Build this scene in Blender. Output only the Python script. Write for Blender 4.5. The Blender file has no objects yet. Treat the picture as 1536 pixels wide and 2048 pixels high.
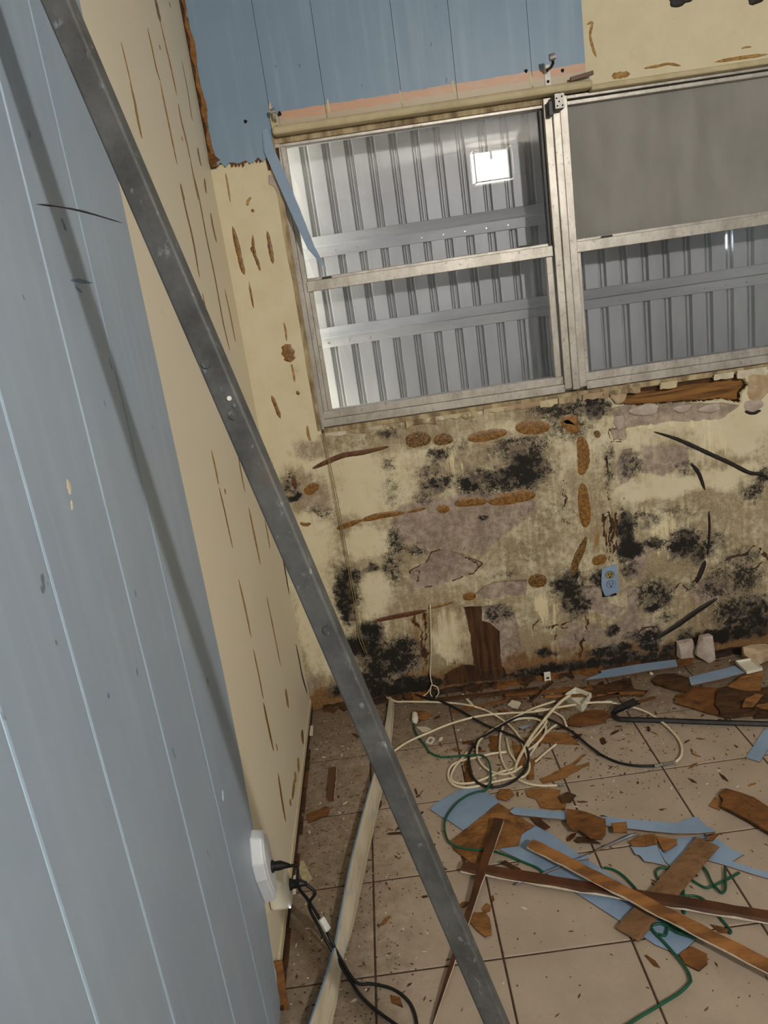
import bpy, bmesh, math, random
import numpy as np
from mathutils import Vector, Matrix

random.seed(7)
rng = np.random.default_rng(11)
scene = bpy.context.scene
COL = scene.collection

# ------------------------------------------------------------------ camera
FPX = 1558.57
CAM = np.array([0.455, -2.965, 1.67])
def _rot(yaw, pitch, roll):
    B = np.array([[1, 0, 0], [0, 0, -1], [0, 1, 0]], float)
    cy, sy = math.cos(yaw), math.sin(yaw)
    cp, sp = math.cos(pitch), math.sin(pitch)
    cr, sr = math.cos(roll), math.sin(roll)
    Rz = np.array([[cy, -sy, 0], [sy, cy, 0], [0, 0, 1]])
    Rx = np.array([[1, 0, 0], [0, cp, -sp], [0, sp, cp]])
    Rr = np.array([[cr, -sr, 0], [sr, cr, 0], [0, 0, 1]])
    return Rr @ Rx @ B @ Rz
RM = _rot(-0.01001669, 0.27847428, -0.14632388)
cd = bpy.data.cameras.new('camera')
cam = bpy.data.objects.new('camera', cd)
COL.objects.link(cam)
cd.sensor_width = 36.0
cd.sensor_fit = 'AUTO'
cd.lens = FPX / 2048 * 36
cd.clip_start = 0.02
mw = Matrix.Identity(4)
for i in range(3):
    mw[i][0] = RM[0][i]; mw[i][1] = -RM[1][i]; mw[i][2] = -RM[2][i]; mw[i][3] = CAM[i]
cam.matrix_world = mw
scene.camera = cam

# ------------------------------------------------------------------ daylight, exposure
world = bpy.data.worlds.new('sky')
scene.world = world
world.use_nodes = True
bg = world.node_tree.nodes['Background']
bg.inputs[0].default_value = (0.88, 0.93, 1.0, 1)
bg.inputs[1].default_value = 16.0
vs = scene.view_settings
vs.view_transform = 'Standard'
vs.look = 'None'
vs.exposure = 0.0
vs.gamma = 1.0
vs.use_curve_mapping = False
LAMP_POS = (1.782, -4.40, 2.564)
LAMP_STRENGTH = 3450.0

# ------------------------------------------------------------------ measuring helpers (points on real planes)
def _ray(u, v):
    return RM.T @ np.array([(u - 768) / FPX, (v - 1024) / FPX, 1.0])
def F(p, z=0.0):
    d = _ray(*p); q = CAM + d * (z - CAM[2]) / d[2]; return Vector(q)
def W(p, y=0.0):
    d = _ray(*p); q = CAM + d * (y - CAM[1]) / d[1]; return Vector(q)
def LW(p, x=0.0):
    d = _ray(*p); q = CAM + d * (x - CAM[0]) / d[0]; return Vector(q)
_CR = {1: (0, 0, 2.56), 2: (480, 100, 2.194), 3: (1030, 0, 2.41), 4: (550, 800, 2.56), 5: (1036, 750, 3.072),
       6: (560, 1300, 2.738), 7: (860, 1350, 2.272), 8: (0, 1350, 2.477), 9: (860, 1380, 4.518), 10: (1150, 1280, 3.979),
       11: (860, 1560, 4.518), 12: (1180, 1560, 4.315), 13: (240, 0, 5.12), 14: (380, 900, 2.731)}
def c(k, *pts):
    o = _CR[k]
    return [(o[0] + x / o[2], o[1] + y / o[2]) for x, y in pts]

# ------------------------------------------------------------------ materials
def lin(r, g, b):
    f = lambda v: ((v / 255 + 0.055) / 1.055) ** 2.4 if v > 10 else v / 255 / 12.92
    return (f(r), f(g), f(b), 1.0)
MATS = {}
class NT:
    def __init__(self, name):
        self.m = bpy.data.materials.new(name); self.m.use_nodes = True
        self.t = self.m.node_tree; self.t.nodes.clear()
        self.out = self.n('ShaderNodeOutputMaterial')
        MATS[name] = self.m
    def n(self, typ, **kw):
        nd = self.t.nodes.new(typ)
        for k, v in kw.items(): setattr(nd, k, v)
        return nd
    def l(self, a, b): self.t.links.new(a, b)
    def pos(self, scale=(1, 1, 1)):
        g = self.n('ShaderNodeNewGeometry')
        mp = self.n('ShaderNodeMapping'); mp.inputs['Scale'].default_value = scale
        self.l(g.outputs['Position'], mp.inputs['Vector']); return mp.outputs[0]
    def noise(self, scale, detail=4, rough=0.6, vec=None, dist=0.0):
        nd = self.n('ShaderNodeTexNoise'); nd.inputs['Scale'].default_value = scale
        nd.inputs['Detail'].default_value = detail; nd.inputs['Roughness'].default_value = rough
        nd.inputs['Distortion'].default_value = dist
        self.l(vec if vec is not None else self.pos(), nd.inputs['Vector']); return nd.outputs['Fac']
    def mathn(self, op, a, b=None, clamp=False):
        nd = self.n('ShaderNodeMath', operation=op); nd.use_clamp = clamp
        for i, v in enumerate((a, b)):
            if v is None: continue
            if isinstance(v, (int, float)): nd.inputs[i].default_value = v
            else: self.l(v, nd.inputs[i])
        return nd.outputs[0]
    def ramp(self, v, lo, hi, a=0.0, b=1.0):
        nd = self.n('ShaderNodeMapRange'); nd.interpolation_type = 'SMOOTHSTEP'
        self.l(v, nd.inputs[0])
        for i, x in enumerate((lo, hi, a, b)): nd.inputs[i + 1].default_value = x
        return nd.outputs[0]
    def mix(self, fac, a, b, blend='MIX'):
        nd = self.n('ShaderNodeMix', data_type='RGBA', blend_type=blend)
        for s, v in ((nd.inputs[0], fac), (nd.inputs[6], a), (nd.inputs[7], b)):
            if isinstance(v, (int, float)): s.default_value = v
            elif isinstance(v, tuple): s.default_value = v
            else: self.l(v, s)
        return nd.outputs[2]
    def bump(self, h, strength=0.3, dist=0.002):
        b = self.n('ShaderNodeBump'); b.inputs['Strength'].default_value = strength
        b.inputs['Distance'].default_value = dist; self.l(h, b.inputs['Height']); return b.outputs[0]
    def bsdf(self, col, rough=0.6, metal=0.0, normal=None, spec=0.5):
        p = self.n('ShaderNodeBsdfPrincipled')
        for s, v in ((p.inputs['Base Color'], col), (p.inputs['Roughness'], rough), (p.inputs['Metallic'], metal)):
            if isinstance(v, (int, float, tuple)): s.default_value = v
            else: self.l(v, s)
        p.inputs['Specular IOR Level'].default_value = spec
        if normal is not None: self.l(normal, p.inputs['Normal'])
        self.l(p.outputs[0], self.out.inputs[0]); return p

def simple(name, c1, c2, scale=8, rough=0.6, metal=0.0, bump=0.15, bscale=None, stretch=(1, 1, 1), lo=0.35, hi=0.65, spec=0.4, bdist=0.002):
    t = NT(name); v = t.pos(stretch)
    f = t.ramp(t.noise(scale, 5, 0.6, v), lo, hi)
    col = t.mix(f, c1, c2)
    nb = t.bump(t.noise(bscale or scale * 6, 4, 0.6, v), bump, bdist) if bump else None
    t.bsdf(col, rough, metal, nb, spec)
    return t.m

def fibre_mat(name, c1, c2, c3):
    t = NT(name)
    a = t.noise(16, 5, 0.7, t.pos((0.5, 1, 1)), 0.8); b = t.noise(90, 4, 0.7, t.pos((0.25, 1, 1)))
    col = t.mix(t.ramp(t.mathn('ADD', t.mathn('MULTIPLY', a, 0.6), t.mathn('MULTIPLY', b, 0.4)), 0.38, 0.62), c1, c2)
    st = t.ramp(t.noise(7, 5, 0.7, None, 1.5), 0.52, 0.66)
    col = t.mix(t.mathn('MULTIPLY', st, 0.8), col, c3)
    pk = t.ramp(t.noise(130, 3, 0.6), 0.66, 0.74)
    col = t.mix(t.mathn('MULTIPLY', pk, 0.5), col, c3)
    t.bsdf(col, 0.78, 0, t.bump(t.mathn('ADD', a, b), 0.5, 0.003), 0.3)
# painted blue paneling: flat paint, faint vertical streaks, few scuffs
def blue_mat(name, c1, c2, banded=False):
    t = NT(name)
    f = t.ramp(t.noise(2.2, 4, 0.6), 0.3, 0.7)
    col = t.mix(f, c1, c2)
    st = t.ramp(t.noise(30, 3, 0.5, t.pos((1, 1, 0.06))), 0.45, 0.75)
    col = t.mix(t.mathn('MULTIPLY', st, 0.12), col, lin(190, 205, 214))
    sc = t.ramp(t.noise(38, 2, 0.5, t.pos((1, 1, 0.45))), 0.735, 0.77)
    col = t.mix(t.mathn('MULTIPLY', sc, 0.65), col, lin(70, 72, 70))
    if banded:
        g = t.n('ShaderNodeNewGeometry'); s = t.n('ShaderNodeSeparateXYZ'); t.l(g.outputs['Position'], s.inputs[0])
        wob = t.mathn('MULTIPLY', t.mathn('SUBTRACT', t.noise(18, 3, 0.6), 0.5), 0.012)
        slope = t.mathn('MULTIPLY', s.outputs[0], 0.010)
        z = t.mathn('SUBTRACT', t.mathn('ADD', s.outputs[2], wob), slope)
        below = t.ramp(z, 2.287, 2.290, 1.0, 0.0)
        right = t.ramp(s.outputs[0], 0.262, 0.270)
        b2 = t.mathn('MULTIPLY', below, right)
        sal = t.mix(t.ramp(z, 2.258, 2.264), lin(184, 168, 142), lin(196, 154, 126))
        sal = t.mix(t.ramp(t.noise(60, 3, 0.6, t.pos((0.3, 1, 1))), 0.5, 0.72, 0, 0.55), sal, lin(190, 172, 150))
        col = t.mix(b2, col, sal)
    t.bsdf(col, 0.42, 0, t.bump(t.noise(160, 3, 0.5), 0.05, 0.001), 0.4)
    return t.m
blue_mat('blue_paint', lin(143, 156, 170), lin(151, 164, 176))
blue_mat('blue_paint_banded', lin(117, 140, 161), lin(123, 146, 166), True)
simple('blue_paint_room', lin(128, 146, 160), lin(134, 152, 166), 3, 0.6, bump=0)
simple('blue_groove', lin(186, 214, 228), lin(194, 220, 232), 20, 0.5, bump=0)
simple('blue_groove_dark', lin(92, 116, 138), lin(104, 128, 150), 20, 0.6, bump=0)
simple('blue_scrap', lin(126, 147, 172), lin(138, 159, 183), 6, 0.5, bump=0.05, bscale=80)
fibre_mat('hardboard', lin(92, 58, 26), lin(128, 84, 42), lin(50, 31, 15))
fibre_mat('hardboard_light', lin(118, 78, 38), lin(150, 106, 60), lin(84, 54, 26))
fibre_mat('hardboard_dark', lin(50, 32, 18), lin(88, 58, 32), lin(26, 17, 10))
fibre_mat('plank_brown', lin(108, 78, 50), lin(130, 96, 64), lin(78, 52, 30))
simple('stained_wood', lin(58, 32, 17), lin(90, 52, 27), 30, 0.45, bump=0.25, bscale=90, stretch=(0.2, 0.2, 1))
simple('raw_wood', lin(104, 66, 30), lin(158, 106, 56), 34, 0.7, bump=0.5, bscale=120, stretch=(0.2, 0.6, 1))
simple('splinter_white', lin(205, 192, 168), lin(226, 216, 196), 40, 0.8, bump=0.3)
simple('cream_chip', lin(196, 186, 160), lin(214, 206, 184), 20, 0.7, bump=0.2)
simple('white_plastic', lin(206, 208, 212), lin(216, 218, 220), 8, 0.35, bump=0, spec=0.5)
simple('ivory_plastic', lin(216, 210, 190), lin(224, 220, 202), 8, 0.35, bump=0, spec=0.5)
simple('black_rubber', lin(16, 16, 17), lin(24, 24, 25), 30, 0.45, bump=0.05)
simple('steel_and_shadow', lin(20, 20, 21), lin(40, 38, 36), 25, 0.4, metal=0.3, bump=0.3, bscale=100)
simple('cable_cream', lin(206, 190, 158), lin(222, 208, 180), 12, 0.45, bump=0)
simple('cable_green', lin(14, 70, 48), lin(22, 84, 58), 12, 0.4, bump=0)
simple('cord_tan', lin(120, 104, 62), lin(150, 134, 92), 40, 0.8, bump=0)
simple('nickel', lin(190, 188, 182), lin(150, 148, 142), 40, 0.3, metal=0.9, bump=0.1)
simple('bracket_metal', lin(150, 150, 144), lin(196, 194, 186), 60, 0.4, metal=0.75, bump=0.1)
simple('bracket_white', lin(208, 204, 194), lin(222, 218, 208), 40, 0.45, bump=0)
simple('dark_hole', lin(14, 11, 9), lin(22, 18, 14), 30, 0.9, bump=0)
simple('glue_brown', lin(94, 62, 18), lin(148, 104, 40), 90, 0.38, bump=0.5, bscale=220, spec=0.5)
simple('glue_spotted', lin(52, 34, 16), lin(142, 104, 46), 170, 0.5, bump=0.6, bscale=180)
simple('glue_red', lin(74, 42, 22), lin(108, 66, 34), 60, 0.5, bump=0.5, bscale=160)
simple('glue_black', lin(22, 16, 12), lin(40, 30, 24), 60, 0.6, bump=0.5, bscale=160)
simple('glue_streak', lin(138, 102, 52), lin(164, 130, 80), 30, 0.5, bump=0.2)
simple('rust_stain', lin(140, 96, 40), lin(176, 140, 86), 60, 0.7, bump=0.2)
simple('plaster_grey', lin(168, 152, 140), lin(188, 174, 162), 24, 0.9, bump=0.6, bscale=120)
simple('plaster_paper', lin(164, 138, 104), lin(186, 164, 136), 20, 0.9, bump=0.4, bscale=90)
simple('cream_plain', lin(206, 192, 158), lin(198, 184, 148), 3, 0.6, bump=0.06, bscale=120)
simple('ceiling_white', lin(200, 197, 188), lin(208, 205, 196), 3, 0.9, bump=0.1, bscale=80)
simple('head_trim', lin(178, 164, 128), lin(192, 178, 142), 16, 0.6, bump=0.15, bscale=60)
simple('jamb_dirty', lin(120, 100, 74), lin(186, 168, 132), 26, 0.8, bump=0.4, bscale=100, stretch=(1, 1, 0.3))
simple('shutter_metal', lin(164, 165, 167), lin(180, 181, 183), 7, 0.45, metal=0.25, bump=0.05, bscale=60, stretch=(1, 1, 0.3))
simple('rail_metal', lin(168, 169, 171), lin(188, 189, 190), 12, 0.45, metal=0.25, bump=0.05, stretch=(0.2, 1, 1))
simple('paper_tag', lin(200, 198, 190), lin(216, 214, 208), 60, 0.6, bump=0)
simple('card_beige', lin(158, 146, 112), lin(182, 170, 136), 60, 0.7, bump=0.1)
simple('rot_and_gap_dark', lin(22, 15, 10), lin(60, 38, 22), 22, 0.8, bump=0.5, bscale=70)
simple('grout', lin(58, 40, 28), lin(78, 56, 40), 40, 0.9, bump=0.4, bscale=200)
simple('light_block_grey', lin(150, 150, 148), lin(166, 166, 164), 10, 0.9, bump=0.3)
simple('dust', lin(96, 74, 50), lin(62, 44, 28), 50, 0.9, bump=0)

# cream paint on the left wall board: slight yellow drift
t = NT('cream_wall')
f = t.ramp(t.noise(1.6, 4, 0.55), 0.3, 0.7)
col = t.mix(f, lin(222, 210, 184), lin(226, 213, 186))
sp = t.ramp(t.noise(60, 2, 0.5, t.pos((1, 1, 0.35))), 0.76, 0.79)
col = t.mix(t.mathn('MULTIPLY', sp, 0.7), col, lin(110, 86, 56))
t.bsdf(col, 0.5, 0, t.bump(t.noise(140, 3, 0.5), 0.05, 0.001), 0.4)

# galvanised pole
t = NT('galvanised')
f1 = t.ramp(t.noise(11, 6, 0.7), 0.3, 0.7)
col = t.mix(f1, lin(58, 58, 57), lin(90, 90, 88))
f2 = t.ramp(t.noise(70, 3, 0.6, t.pos((1, 1, 0.6))), 0.62, 0.74)
col = t.mix(t.mathn('MULTIPLY', f2, 0.6), col, lin(140, 141, 142))
f3 = t.ramp(t.noise(5, 3, 0.6), 0.60, 0.72)
col = t.mix(t.mathn('MULTIPLY', f3, 0.45), col, lin(94, 78, 62))
t.bsdf(col, 0.62, 0.15, t.bump(t.noise(120, 4, 0.6), 0.3, 0.0015), 0.35)

# oxidised aluminium window frame with grime
t = NT('aluminium')
f1 = t.ramp(t.noise(16, 5, 0.7, t.pos((1, 1, 0.5))), 0.3, 0.7)
col = t.mix(f1, lin(158, 151, 140), lin(190, 184, 174))
f2 = t.ramp(t.noise(70, 4, 0.7), 0.56, 0.72)
col = t.mix(t.mathn('MULTIPLY', f2, 0.6), col, lin(92, 82, 70))
t.bsdf(col, 0.42, 0.45, t.bump(t.noise(150, 4, 0.6), 0.15, 0.001), 0.5)

# old board with chalky white paint and traces of blue
t = NT('batten_paint')
f1 = t.ramp(t.noise(20, 5, 0.6, t.pos((1, 0.12, 1))), 0.35, 0.65)
col = t.mix(f1, lin(170, 156, 132), lin(194, 182, 160))
f2 = t.ramp(t.noise(16, 4, 0.65, t.pos((1, 0.3, 1))), 0.55, 0.66)
col = t.mix(t.mathn('MULTIPLY', f2, 0.5), col, lin(130, 146, 156))
f3 = t.ramp(t.noise(60, 4, 0.65, t.pos((1, 0.1, 1))), 0.6, 0.7)
col = t.mix(t.mathn('MULTIPLY', f3, 0.5), col, lin(120, 100, 78))
t.bsdf(col, 0.7, 0, t.bump(t.noise(80, 4, 0.6, t.pos((1, 0.1, 1))), 0.3, 0.002), 0.3)

# exposed lumber with grain
t = NT('lumber')
v = t.pos((0.9, 4, 14))
g = t.noise(5, 6, 0.65, v, 0.6)
col = t.mix(t.ramp(g, 0.35, 0.65), lin(84, 54, 24), lin(142, 100, 50))
t.bsdf(col, 0.75, 0, t.bump(g, 0.5, 0.004), 0.3)

# floor tile: beige ceramic with soft mottling and tracked dirt
t = NT('floor_tile')
f = t.ramp(t.noise(7, 5, 0.6), 0.3, 0.7)
col = t.mix(f, lin(163, 147, 129), lin(175, 158, 139))
fi = t.noise(190, 3, 0.6)
col = t.mix(t.ramp(fi, 0.4, 0.75, 0.0, 0.22), col, lin(150, 130, 104))
g = t.n('ShaderNodeNewGeometry'); s = t.n('ShaderNodeSeparateXYZ'); t.l(g.outputs['Position'], s.inputs[0])
nearl = t.ramp(s.outputs[0], 0.10, 0.62, 1.0, 0.0)
nearb = t.ramp(s.outputs[1], -0.85, -0.12)
near = t.mathn('MAXIMUM', t.mathn('MULTIPLY', nearl, 0.85), nearb)
d = t.ramp(t.mathn('ADD', t.mathn('MULTIPLY', near, 0.62), t.mathn('MULTIPLY', t.noise(22, 6, 0.75), 0.75)), 0.55, 1.05)
col = t.mix(t.mathn('MULTIPLY', d, 0.75), col, lin(92, 72, 50))
d2 = t.ramp(t.noise(75, 4, 0.7), 0.62, 0.70)
col = t.mix(t.mathn('MULTIPLY', t.mathn('MULTIPLY', d2, t.ramp(t.noise(2.5, 3, 0.6), 0.42, 0.62)), 0.5), col, lin(98, 74, 50))
t.bsdf(col, t.ramp(d, 0, 1, 0.42, 0.8), 0, t.bump(fi, 0.08, 0.001), 0.4)

# clear, slightly dusty window glass: real pane, two faces
def glass_mat(name, tint, haze):
    t = NT(name)
    tr = t.n('ShaderNodeBsdfTransparent'); tr.inputs[0].default_value = tint
    gl = t.n('ShaderNodeBsdfGlossy'); gl.inputs['Roughness'].default_value = 0.003
    gl.inputs[0].default_value = (1, 1, 1, 1)
    fr = t.n('ShaderNodeFresnel'); fr.inputs[0].default_value = 1.5
    m1 = t.n('ShaderNodeMixShader'); t.l(fr.outputs[0], m1.inputs[0]); t.l(tr.outputs[0], m1.inputs[1]); t.l(gl.outputs[0], m1.inputs[2])
    df = t.n('ShaderNodeBsdfDiffuse'); df.inputs[0].default_value = (0.45, 0.45, 0.43, 1)
    m2 = t.n('ShaderNodeMixShader')
    hz = t.ramp(t.noise(5, 5, 0.65), 0.35, 0.75, haze * 0.4, haze)
    t.l(hz, m2.inputs[0]); t.l(m1.outputs[0], m2.inputs[1]); t.l(df.outputs[0], m2.inputs[2])
    t.l(m2.outputs[0], t.out.inputs[0])
glass_mat('glass_clear', (0.93, 0.93, 0.935, 1), 0.05)
# obscured grimy screen glass
t = NT('glass_frosted')
df = t.n('ShaderNodeBsdfDiffuse')
cl = t.mix(t.ramp(t.noise(9, 5, 0.6, t.pos((1, 1, 0.35))), 0.3, 0.7), lin(168, 165, 158), lin(190, 187, 180))
t.l(cl, df.inputs[0])
tl = t.n('ShaderNodeBsdfTranslucent'); tl.inputs[0].default_value = (0.62, 0.62, 0.58, 1)
mx = t.n('ShaderNodeMixShader'); mx.inputs[0].default_value = 0.45
t.l(df.outputs[0], mx.inputs[1]); t.l(tl.outputs[0], mx.inputs[2])
tr = t.n('ShaderNodeBsdfTransparent'); tr.inputs[0].default_value = (0.8, 0.8, 0.8, 1)
m2 = t.n('ShaderNodeMixShader'); m2.inputs[0].default_value = 0.06
t.l(mx.outputs[0], m2.inputs[1]); t.l(tr.outputs[0], m2.inputs[2]); t.l(m2.outputs[0], t.out.inputs[0])

# lamp bulb
t = NT('bulb_glow')
em = t.n('ShaderNodeEmission'); em.inputs[0].default_value = (1.0, 0.965, 0.915, 1); em.inputs[1].default_value = LAMP_STRENGTH
t.l(em.outputs[0], t.out.inputs[0])
t = NT('diffuser_glow')
em = t.n('ShaderNodeEmission'); em.inputs[0].default_value = (1.0, 0.90, 0.74, 1); em.inputs[1].default_value = 40.0
t.l(em.outputs[0], t.out.inputs[0])
t = NT('indicator_glow')
em = t.n('ShaderNodeEmission'); em.inputs[0].default_value = (0.6, 0.6, 1.0, 1); em.inputs[1].default_value = 3.0
t.l(em.outputs[0], t.out.inputs[0])

# moldy plaster: masks carried by the wall mesh say where each stain is, noise gives its speckle
t = NT('moldy_plaster')
a1 = t.n('ShaderNodeVertexColor', layer_name='stain_a'); a2 = t.n('ShaderNodeVertexColor', layer_name='stain_b')
s1 = t.n('ShaderNodeSeparateColor'); t.l(a1.outputs[0], s1.inputs[0])
s2 = t.n('ShaderNodeSeparateColor'); t.l(a2.outputs[0], s2.inputs[0])
RW = a1.outputs['Alpha']
MO, BA, BR = s1.outputs[0], s1.outputs[1], s1.outputs[2]
DB, LI, DI = s2.outputs[0], s2.outputs[1], s2.outputs[2]
n_big = t.noise(9, 5, 0.65); n_mid = t.noise(42, 5, 0.7); n_fine = t.noise(150, 4, 0.7); n_spk = t.noise(300, 3, 0.6)
n_drip = t.noise(60, 4, 0.6, t.pos((1, 1, 0.09)))
col = t.mix(t.ramp(n_big, 0.3, 0.7), lin(213, 203, 172), lin(206, 194, 160))
# general grime
dm = t.ramp(t.mathn('ADD', t.mathn('MULTIPLY', DI, 0.85), t.mathn('ADD', t.mathn('MULTIPLY', t.mathn('SUBTRACT', n_mid, 0.5), 0.9), t.mathn('ADD', t.mathn('MULTIPLY', t.mathn('SUBTRACT', n_big, 0.5), 0.9), t.mathn('MULTIPLY', t.mathn('SUBTRACT', n_drip, 0.5), 0.5)))), 0.14, 0.72)
col = t.mix(t.mathn('MULTIPLY', dm, 0.82), col, t.mix(t.ramp(n_fine, 0.35, 0.65), lin(106, 86, 60), lin(152, 132, 102)))
# bare grey-mauve plaster
bm = t.ramp(t.mathn('ADD', BA, t.mathn('MULTIPLY', t.mathn('SUBTRACT', n_fine, 0.5), 0.7)), 0.34, 0.62)
bc = t.mix(t.ramp(t.mathn('ADD', t.mathn('MULTIPLY', n_mid, 0.6), t.mathn('MULTIPLY', n_big, 0.4)), 0.36, 0.64), lin(170, 151, 136), lin(116, 101, 92))
col = t.mix(t.mathn('MULTIPLY', bm, 0.8), col, bc)
# pale streaks where paint ran
lm = t.ramp(t.mathn('ADD', t.mathn('MULTIPLY', LI, 0.8), t.mathn('MULTIPLY', t.mathn('SUBTRACT', n_drip, 0.5), 1.6)), 0.45, 0.7)
col = t.mix(t.mathn('MULTIPLY', lm, t.mathn('MINIMUM', t.mathn('MULTIPLY', LI, 1.6), 0.85)), col, lin(226, 212, 170))
# brown seepage
br = t.ramp(t.mathn('ADD', t.mathn('MULTIPLY', BR, 0.9), t.mathn('MULTIPLY', t.mathn('SUBTRACT', n_drip, 0.5), 1.2)), 0.25, 0.85)
col = t.mix(t.mathn('MULTIPLY', br, 0.85), col, t.mix(t.ramp(n_fine, 0.35, 0.65), lin(96, 62, 26), lin(140, 98, 46)))
# dark brown soaked board
db = t.ramp(t.mathn('ADD', DB, t.mathn('MULTIPLY', t.mathn('SUBTRACT', n_fine, 0.5), 0.6)), 0.38, 0.58)
col = t.mix(db, col, t.mix(t.ramp(n_drip, 0.35, 0.65), lin(44, 26, 12), lin(82, 52, 24)))
# mold: soft grey cast plus black speckle
sn = t.mathn('ADD', t.mathn('MULTIPLY', t.mathn('SUBTRACT', n_mid, 0.5), 1.0), t.mathn('MULTIPLY', t.mathn('SUBTRACT', n_fine, 0.5), 0.8))
soft = t.ramp(t.mathn('ADD', t.mathn('MULTIPLY', RW, 0.95), sn), 0.22, 0.95)
col = t.mix(t.mathn('MULTIPLY', soft, 0.9), col, t.mix(t.ramp(n_big, 0.4, 0.6), lin(62, 53, 43), lin(80, 73, 68)))
spk = t.mathn('ADD', t.mathn('MULTIPLY', t.mathn('SUBTRACT', n_fine, 0.5), 1.5), t.mathn('MULTIPLY', t.mathn('SUBTRACT', n_spk, 0.5), 0.9))
mk = t.ramp(t.mathn('ADD', MO, spk), 0.52, 0.74)
col = t.mix(t.mathn('MULTIPLY', mk, t.mathn('MINIMUM', t.mathn('MULTIPLY', MO, 4.0), 0.96)), col, lin(22, 18, 14))
vo = t.n('ShaderNodeTexVoronoi'); vo.inputs['Scale'].default_value = 150; t.l(t.pos(), vo.inputs['Vector'])
dotr = t.mathn('MULTIPLY', t.mathn('MULTIPLY', RW, 0.6), t.ramp(n_mid, 0.40, 0.62))
dots = t.mathn('LESS_THAN', vo.outputs['Distance'], dotr)
col = t.mix(t.mathn('MULTIPLY', dots, 0.85), col, lin(26, 21, 17))
ve = t.n('ShaderNodeTexVoronoi', feature='DISTANCE_TO_EDGE'); ve.inputs['Scale'].default_value = 11
wv = t.n('ShaderNodeVectorMath', operation='ADD'); wn = t.n('ShaderNodeTexNoise'); wn.inputs['Scale'].default_value = 30; wn.inputs['Detail'].default_value = 4
t.l(t.pos(), wn.inputs['Vector']); sc_ = t.n('ShaderNodeVectorMath', operation='SCALE'); sc_.inputs['Scale'].default_value = 0.05
t.l(wn.outputs['Color'], sc_.inputs[0]); t.l(t.pos(), wv.inputs[0]); t.l(sc_.outputs[0], wv.inputs[1]); t.l(wv.outputs[0], ve.inputs['Vector'])
hair = t.mathn('MULTIPLY', t.ramp(ve.outputs['Distance'], 0.0, 0.022, 1.0, 0.0), t.mathn('MULTIPLY', t.ramp(t.noise(5, 4, 0.6), 0.55, 0.64), t.ramp(DI, 0.35, 0.7)))
col = t.mix(t.mathn('MULTIPLY', hair, 0.7), col, lin(52, 38, 26))
h = t.mathn('SUBTRACT', t.mathn('MULTIPLY', n_fine, 0.7), t.mathn('MULTIPLY', bm, 0.35))
t.bsdf(col, 0.72, 0, t.bump(t.mathn('MULTIPLY', h, t.mathn('ADD', t.mathn('MULTIPLY', DI, 0.9), 0.1)), 0.5, 0.004), 0.3)

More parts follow.
